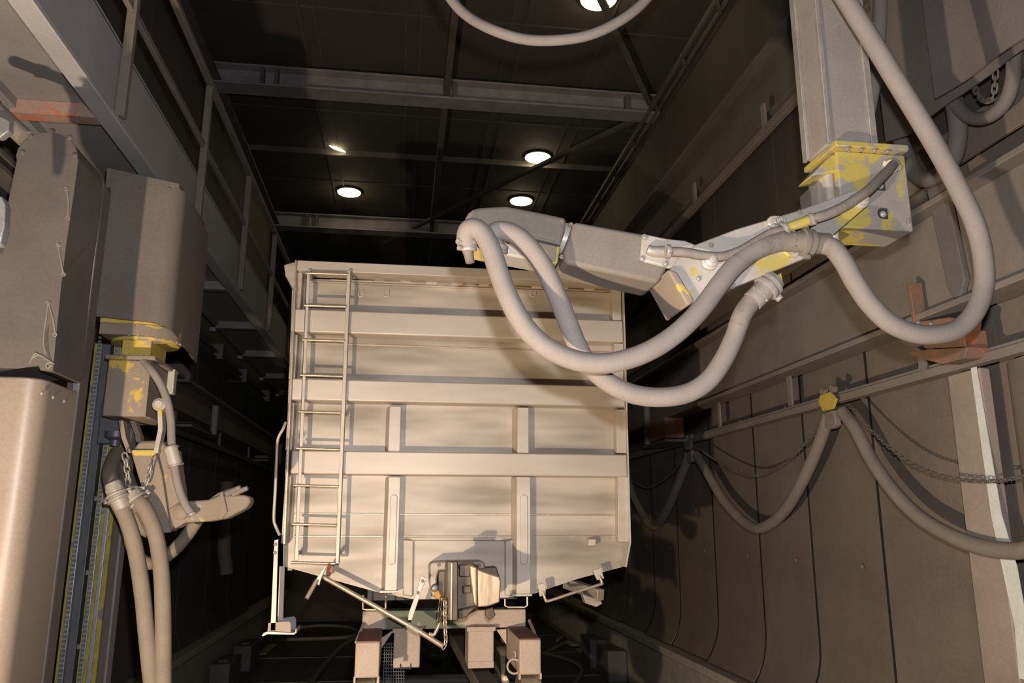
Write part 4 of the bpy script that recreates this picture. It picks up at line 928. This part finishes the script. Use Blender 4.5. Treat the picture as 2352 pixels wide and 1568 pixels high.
# handrail and step at the left corner
m = M(); m.tube(path(YW-.03, [(656, 970, .03), (650, 985), (638, 1010), (635, 1060), (632, 1130), (629, 1190), (634, 1210), (642, 1228, .03)]), .012, 12); obj('grab_rail', m, WAGL, wg)
m = M(); m.prism(aty(YW-.1, (630, 1240), (639, 1238), (633, 1448), (621, 1448)), (0, .02, 0)); sp1 = obj('step_hanger', m, WAGL, wg, .002)
m = M(); m.prism(aty(YW+.1, (642, 1300), (654, 1300), (650, 1425), (637, 1425)), (0, .02, 0)); obj('step_hanger', m, WAGL, wg, .002)
m = M()
for p in ((633, 1250), (632, 1269)): m.bolt(at(*p, 'y', YW-.1), (0, -1, 0), .013, .014)
obj('hanger_bolt', m, CLMP, sp1)
a = at(606, 1456, 'y', YW-.12); m = M()
m.prism(aty(YW-.12, (601, 1459), (606, 1453), (614, 1450), (668, 1453), (678, 1452), (679, 1443), (681, 1443), (681, 1453), (675, 1457), (614, 1456), (604, 1461)), (0, .24, 0)); st_ = obj('step_tread', m, WAGL, wg, .001)
m = M(); m.prism(aty(YW-.1, (614, 1452), (616, 1430), (664, 1426), (668, 1431), (668, 1453)), (0, .012, 0)); obj('step_plate', m, BOG, st_, .003)
m = M(); m.prism(aty(YW+.1, (637, 1420), (676, 1415), (680, 1420), (680, 1445), (640, 1445)), (0, .012, 0)); obj('step_plate', m, BOGS, st_, .003)
# uncoupling lever
YV = YW-.2
m = M(); m.cyl(at(738, 1322, 'y', YV+.1), at(940, 1436, 'y', YV), .018, 16); m.cyl(at(955, 1444, 'y', YV), at(1018, 1484, 'y', YV), .02, 16); lv = obj('lever_rod', m, WSTN, wg)
obj('lever_sleeve', M().cyl(at(936, 1434, 'y', YV), at(962, 1450, 'y', YV), .024, 18), SILV, lv)
m = M(); m.prism(aty(YV, (752, 1296), (745, 1300), (722, 1335), (733, 1345), (738, 1328)), (0, .03, 0)); obj('lever_handle', m, WAGL, lv, .004)
m = M(); m.cyl(at(728, 1332, 'y', YV), at(704, 1374, 'y', YV-.05), .017, 14); obj('lever_grip', m, WSTN, lv)
m = M(); m.prism(aty(YV-.01, (967, 1321), (981, 1328), (972, 1345), (946, 1424), (937, 1424), (938, 1410), (956, 1360)), (0, .015, 0)); lk2 = obj('lever_link', m, WAGL, lv, .003)
m = M()
for p in ((971, 1334), (960, 1361)): m.bolt(at(*p, 'y', YV-.01), (0, -1, 0), .013, .012)
obj('link_bolt', m, CLMP, lk2)
m = M(); m.tube(path(YV, [(985, 1455), (996, 1457), (1002, 1448), (1010, 1430)]), .014, 12); obj('lever_hook', m, WSTN, lv)
# coupler
YK = 6.05
cp = bpy.data.objects.new('coupler', None); sc.collection.objects.link(cp); cp.parent = wg; cp.location = at(1060, 1425, 'y', YK)-wg.location
m = M(); m.prism(aty(YW-.1, (986, 1296), (992, 1290), (1030, 1288), (1105, 1287), (1114, 1293), (1115, 1305), (1108, 1308), (1008, 1310), (1003, 1330), (1005, 1372), (992, 1368), (986, 1335)), (0, .2, 0)); obj('mounting_plate', m, WAG, cp, .012)
m = M(); m.prism(aty(YW-.05, (1005, 1310), (1140, 1300), (1150, 1330), (1140, 1372), (1060, 1376), (1005, 1372)), (0, .12, 0)); obj('back_block', m, COUP, cp, .01)
m = M(); m.prism(aty(YK+.05, (1028, 1300), (1100, 1296), (1100, 1400), (1060, 1420), (1028, 1410)), (0, YW-YK-.1, 0)); obj('draw_head', m, COUP, cp, .02)
m = M(); m.prism(aty(YK-.12, (1026, 1288), (1052, 1288), (1052, 1426), (1026, 1424)), (0, .2, 0)); obj('hook_plate', m, COUP, cp, .008)
m = M(); m.prism(aty(YK-.14, (1035, 1292), (1040, 1292), (1038, 1424), (1034, 1424)), (0, .02, 0)); obj('worn_edge', m, COUPB, cp, .003)
m = M(); m.prism(aty(YK-.02, (1052, 1400), (1074, 1396), (1094, 1392), (1072, 1418), (1052, 1422)), (0, .3, 0)); obj('lower_jaw', m, COUP, cp, .01)
m = M(); m.prism(aty(YK-.06, (1078, 1296), (1096, 1302), (1096, 1394), (1088, 1384), (1084, 1350), (1080, 1320)), (0, .14, 0)); obj('inner_jaw', m, COUPB, cp, .012, 3)
m = M(); m.prism(aty(YK-.05, (1096, 1306), (1115, 1313), (1148, 1324), (1151, 1336), (1148, 1383), (1120, 1393), (1098, 1394)), (0, .16, 0)); obj('jaw_plate', m, COUPB, cp, .01, label='bright scraped steel plate')
m = M(); m.prism(aty(YK+.02, (1062, 1345), (1082, 1344), (1083, 1362), (1063, 1363)), (0, .1, 0)); m.box(X(1055, 1300, YK), X(1080, 1300, YK), YK+.02, YK+.2, Z(1060, 1325, YK), Z(1060, 1296, YK)); obj('lock_block', m, COUP, cp, .008)
obj('side_lamp', M().prism(aty(YW-.12, (992, 1350), (1006, 1352), (1018, 1378), (1022, 1384), (1000, 1372)), (0, .05, 0)), AMBER, cp, .006, label='amber marker')
m = M(); c = at(999, 1350, 'y', YW-.14); m.lathe(c+V((0, .03, 0)), c+V((0, -1, 0)), [(0, .03), (.03, .03), (.045, .022), (.05, .008)], 16); obj('pin_head', m, GALV, cp)
m = M()
for p in ((1008, 1297), (1100, 1297)): m.bolt(at(*p, 'y', YW-.1), (0, -1, 0), .016, .02)
obj('plate_bolt', m, CLMP, cp)
m = M(); m.prism(aty(YK+.1, (1114, 1400), (1132, 1394), (1139, 1412), (1124, 1424), (1116, 1416)), (0, .04, 0)); obj('air_hose_head', m, COUP, cp, .006)
single('chain', M().chain(path(YK-.16, [(1014, 1372), (1010, 1395), (1009, 1415), (1007, 1430)]), .032, .024, .0045), COUP, 'dark chain on the left side of the wagon coupler', 'chain', 'chains at the wagon coupler')
single('chain', M().chain(path(YK-.16, [(1022, 1380), (1022, 1420), (1023, 1450), (1024, 1470), (1021, 1486), (1012, 1490)]), .032, .024, .0045), WSTN, 'long chain hanging from the wagon coupler to the end of the lever', 'chain', 'chains at the wagon coupler')
# right handle with brackets
m = M(); m.tube(path(YW-.05, [(1248, 1362), (1253, 1376), (1262, 1379), (1320, 1360), (1378, 1342), (1382, 1337), (1377, 1324)]), .012, 12); hd = obj('corner_handle', m, WSTN, wg)
for pts, bp_ in (([(1235, 1342), (1249, 1338), (1253, 1345), (1254, 1365), (1240, 1370)], (1248, 1361)), ([(1362, 1309), (1380, 1303), (1388, 1328), (1372, 1332)], (1376, 1325))):
    m = M(); m.prism(aty(YW-.04, *pts), (0, .03, 0)); m.bolt(at(*bp_, 'y', YW-.04), (0, -1, 0), .016, .016); obj('handle_bracket', m, WAGL, hd, .003)
m = M(); m.bar(at(1300, 1338, 'y', YW+.6), at(1380, 1366, 'y', YW+.1), .07, .09); m.prism(aty(YW+.12, (1338, 1364), (1380, 1378), (1384, 1386), (1370, 1394), (1345, 1385)), (0, .1, 0)); obj('side_lever', m, WAG, wg, .006)
# brackets beneath the wagon floor
for pts in ([(834, 1366), (834, 1398), (842, 1400), (880, 1400), (886, 1396), (886, 1368)], [(1160, 1375), (1160, 1390), (1166, 1394), (1205, 1394), (1211, 1390), (1211, 1370)]):
    m = M(); m.tube(aty(YW+.05, *pts), .008, 8, smooth=False); obj('frame_loop', m, WSTN, wg)
m = M(); m.box(X(840, 1390), X(1200, 1390), YW+.3, YW+3.5, 1.27, 1.5); obj('centre_sill', m, DARK, wg)

# ------------------------------------------------------------------ transport bogie
YG = 6.75
bg = thing('transport_bogie', 'dusty pink steel bogie carrying the wagon end on the rails', 'bogie', (.45, YG+.8, .05))
def bogx(px, py, Y=YG): return at(px, py, 'y', Y).x
m = M(); m.box(bogx(831, 1420), bogx(1212, 1420), YG+.1, YG+.3, at(1000, 1444, 'y', YG+.1).z, at(1000, 1401, 'y', YG+.1).z); cb = obj('cross_beam', m, BOGG, bg, .008)
def sideblock(a, b, c, d, Y0, L):
    t0 = at(a, c, 'y', Y0); t1 = at(b, d, 'y', Y0)
    m = M(); m.box(t0.x, t1.x, Y0, Y0+L, t1.z, t0.z); o_ = obj('side_block', m, BOG, bg, .012, 3)
    m = M(); m.box(t0.x+.002, t1.x-.002, Y0+.012, Y0+L-.01, t0.z, t0.z+.006); obj('red_top', m, BOGR, o_, label='dark red painted top')
    m = M(); m.box(t0.x-.004, t0.x+.01, Y0-.002, Y0+.06, t1.z-.03, t1.z+.01); m.box(t1.x-.01, t1.x+.004, Y0-.002, Y0+.06, t1.z-.03, t1.z+.01); obj('tab', m, BOG, o_)
    return o_
s1 = sideblock(817, 870, 1475, 1556, YG-.62, .74); s2 = sideblock(1193, 1243, 1469, 1549, YG-.62, .74)
m = M(); m.ring(at(1181, 1530, 'y', YG-.55), (0.2, 1, 0), .05, .008, 20); m.tube(path(YG-.52, [(1183, 1515), (1184, 1500), (1180, 1495)]), .007, 8); obj('lifting_ring', m, BOG, s2)
m = M(); m.tube(path(YG-.2, [(1216, 1425, .3), (1226, 1450, .1), (1232, 1470)]), .014, 10); obj('bent_pipe', m, BOG, bg)
m = M(); m.tube(path(YG-.2, [(836, 1430, .3), (826, 1455, .1), (818, 1475)]), .012, 10); obj('bent_pipe', m, BOG, bg)
for (a, b, c, d, mt) in ((905, 964, 1452, 1533, BOG), (1076, 1134, 1448, 1533, BOG)):
    p, q = at(a, c, 'y', YG+.02), at(b, d, 'y', YG+.02)
    m = M(); m.box(p.x, q.x, YG+.02, YG+.35, q.z, p.z); hbk = obj('hanging_block', m, mt, bg, .012, 3)
    m = M(); m.box(p.x-.012, q.x+.012, YG+.0, YG+.36, p.z-.004, p.z+.03); obj('block_flange', m, mt, hbk, .004)
    if a == 905:
        m = M(); z = q.z; m.tube([(p.x+.06, YG+.02, z+.03), (p.x+.06, YG, z), (p.x+.14, YG, z), (p.x+.14, YG+.02, z+.03)], .006, 8, smooth=False); obj('handle', m, DARK, hbk)
    else:
        m = M(); m.box(p.x, q.x, YG+.012, YG+.03, q.z, q.z+.05); obj('lower_lip', m, mt, hbk, .003)
for x in (-.235, 1.07):
    for y in (YG+.15, YG+1.6):
        c = V((x, y, .38)); m = M(); m.lathe(c-V((.07, 0, 0)), c+V((1, 0, 0)), [(0, .30), (.02, .31), (.12, .32), (.125, .35), (.15, .35), (.152, .1)], 40); obj('wheel', m, WSTN, bg)
for y in (YG+.15, YG+1.6): obj('axle', M().cyl((-.2, y, .38), (1.1, y, .38), .06, 18), DARK, bg)
m = M(); m.box(-.28, -.2, YG+.5, YG+2.2, .6, .8); m.box(1.1, 1.18, YG+.5, YG+2.2, .6, .8); obj('side_frame', m, BOG, bg, .01)
m = M(); m.prism(aty(YG+.04, (868, 1470), (905, 1446), (868, 1500)), (0, .02, 0)); m.prism(aty(YG+.04, (1140, 1446), (1163, 1444), (1163, 1480)), (0, .02, 0)); obj('corner_gusset', m, BOG, bg)
# wire basket panel beside the left hanging block
m = M()
for k in range(9): m.bar(at(884+k*5, 1475, 'y', YG+.42), at(880+k*6, 1580, 'y', YG+.42), .004, .004)
for k in range(14): m.bar(at(880, 1478+k*8, 'y', YG+.42), at(930, 1478+k*8, 'y', YG+.42), .004, .004)
obj('mesh_guard', m, MAST, bg)

# rails and floor items
for x, lab in ((-.235, 'left steel rail under the wagon bogie'), (1.07, 'right steel rail under the wagon bogie')):
    m = M(); m.box(x-.035, x+.035, 2.5, 20, .0, .03); m.box(x-.01, x+.01, 2.5, 20, -.10, 0); m.box(x-.07, x+.07, 2.5, 20, -.13, -.10)
    single('track_rail', m, DARK, lab, 'rail', 'track rails', .003)
for x, lab in ((-.235, 'long support beam under the left rail'), (1.07, 'long support beam under the right rail')):
    m = M(); m.box(x-.12, x+.12, 2.5, 20, -.5, -.47); m.box(x-.02, x+.02, 2.5, 20, -.47, -.16); m.box(x-.12, x+.12, 2.5, 20, -.16, -.13)
    single('support_beam', m, GIRD, lab, 'beam', 'rail support beams', .004)
for i, (a, b) in enumerate((((1042, 1452, 9.5), (1130, 1600, 6.9)), ((1150, 1480, 9.0), (1230, 1620, 6.9)))):
    p, q = at(a[0], a[1], 'y', a[2]), at(b[0], b[1], 'y', b[2])
    single('pit_beam', M().bar(p, q, .16, .12), GIRD, ['slanting steel beam beneath the bogie, left of the pair', 'slanting steel beam beneath the bogie, right of the pair'][i], 'beam', 'slanting beams beneath the bogie', .006)
for i, (x, y0, y1) in enumerate(((3.38, 12.7, 13.6), (3.38, 13.9, 14.8))):
    m = M(); m.box(x-.12, x+.14, y0, y1, ZF, -.06); m.box(x-.16, x+.14, y0-.03, y0+.2, ZF, -.04)
    single('duct_block', m, CONC, 'grey duct block at the foot of the right pit wall, %s the camera' % ('nearer' if i == 0 else 'farther from'), 'block', 'blocks at the right pit wall', .02)
for i, (x, y0, y1) in enumerate(((-2.5, 12.6, 13.5), (-2.5, 14.3, 15.2))):
    m = M(); m.box(x-.14, x+.14, y0, y1, ZF, -.1+.0*i); m.box(x-.06, x+.1, y0+.1, y0+.3, -.1, -.06)
    single('duct_block', m, CONC, 'grey duct block at the foot of the left pit wall, %s the camera' % ('nearer' if i == 0 else 'farther from'), 'block', 'blocks at the left pit wall', .02)
for i, (a, b) in enumerate((((600, 1502), (628, 1480)), ((1330, 1490), (1362, 1518)), ((1303, 1473), (1320, 1482)))):
    p, q = at(*a, 'z', ZF+.03), at(*b, 'z', ZF+.03)
    single('floor_plank', M().bar(p, q, .16, .03), CURB, ['pale plank on the pit floor left of the wagon step', 'pale plank on the pit floor beside the right duct blocks', 'small pale plank on the pit floor right of the bogie'][i], 'plank', 'planks on the pit floor', .004)
def fl_hose(pts, lab, r=.035): single('floor_hose', M().tube([at(a, b, 'z', ZF+r) for a, b in pts], r), HOSED, lab, 'hose', 'hoses lying on the pit floor')
fl_hose([(690, 1440), (740, 1436), (800, 1440), (822, 1452), (800, 1462), (740, 1466), (660, 1468)], 'dark hose bend lying on the pit floor left of the bogie')
fl_hose([(825, 1462), (790, 1480), (760, 1510), (735, 1540), (700, 1590)], 'dark hose on the pit floor running toward the camera left of the bogie', .045)
fl_hose([(1250, 1500), (1290, 1480), (1325, 1462), (1332, 1450), (1322, 1444), (1280, 1470)], 'dark hose loop on the pit floor right of the bogie')
fl_hose([(1250, 1500), (1290, 1510), (1325, 1525), (1335, 1545), (1310, 1580)], 'dark hose on the pit floor curving below the right duct blocks')
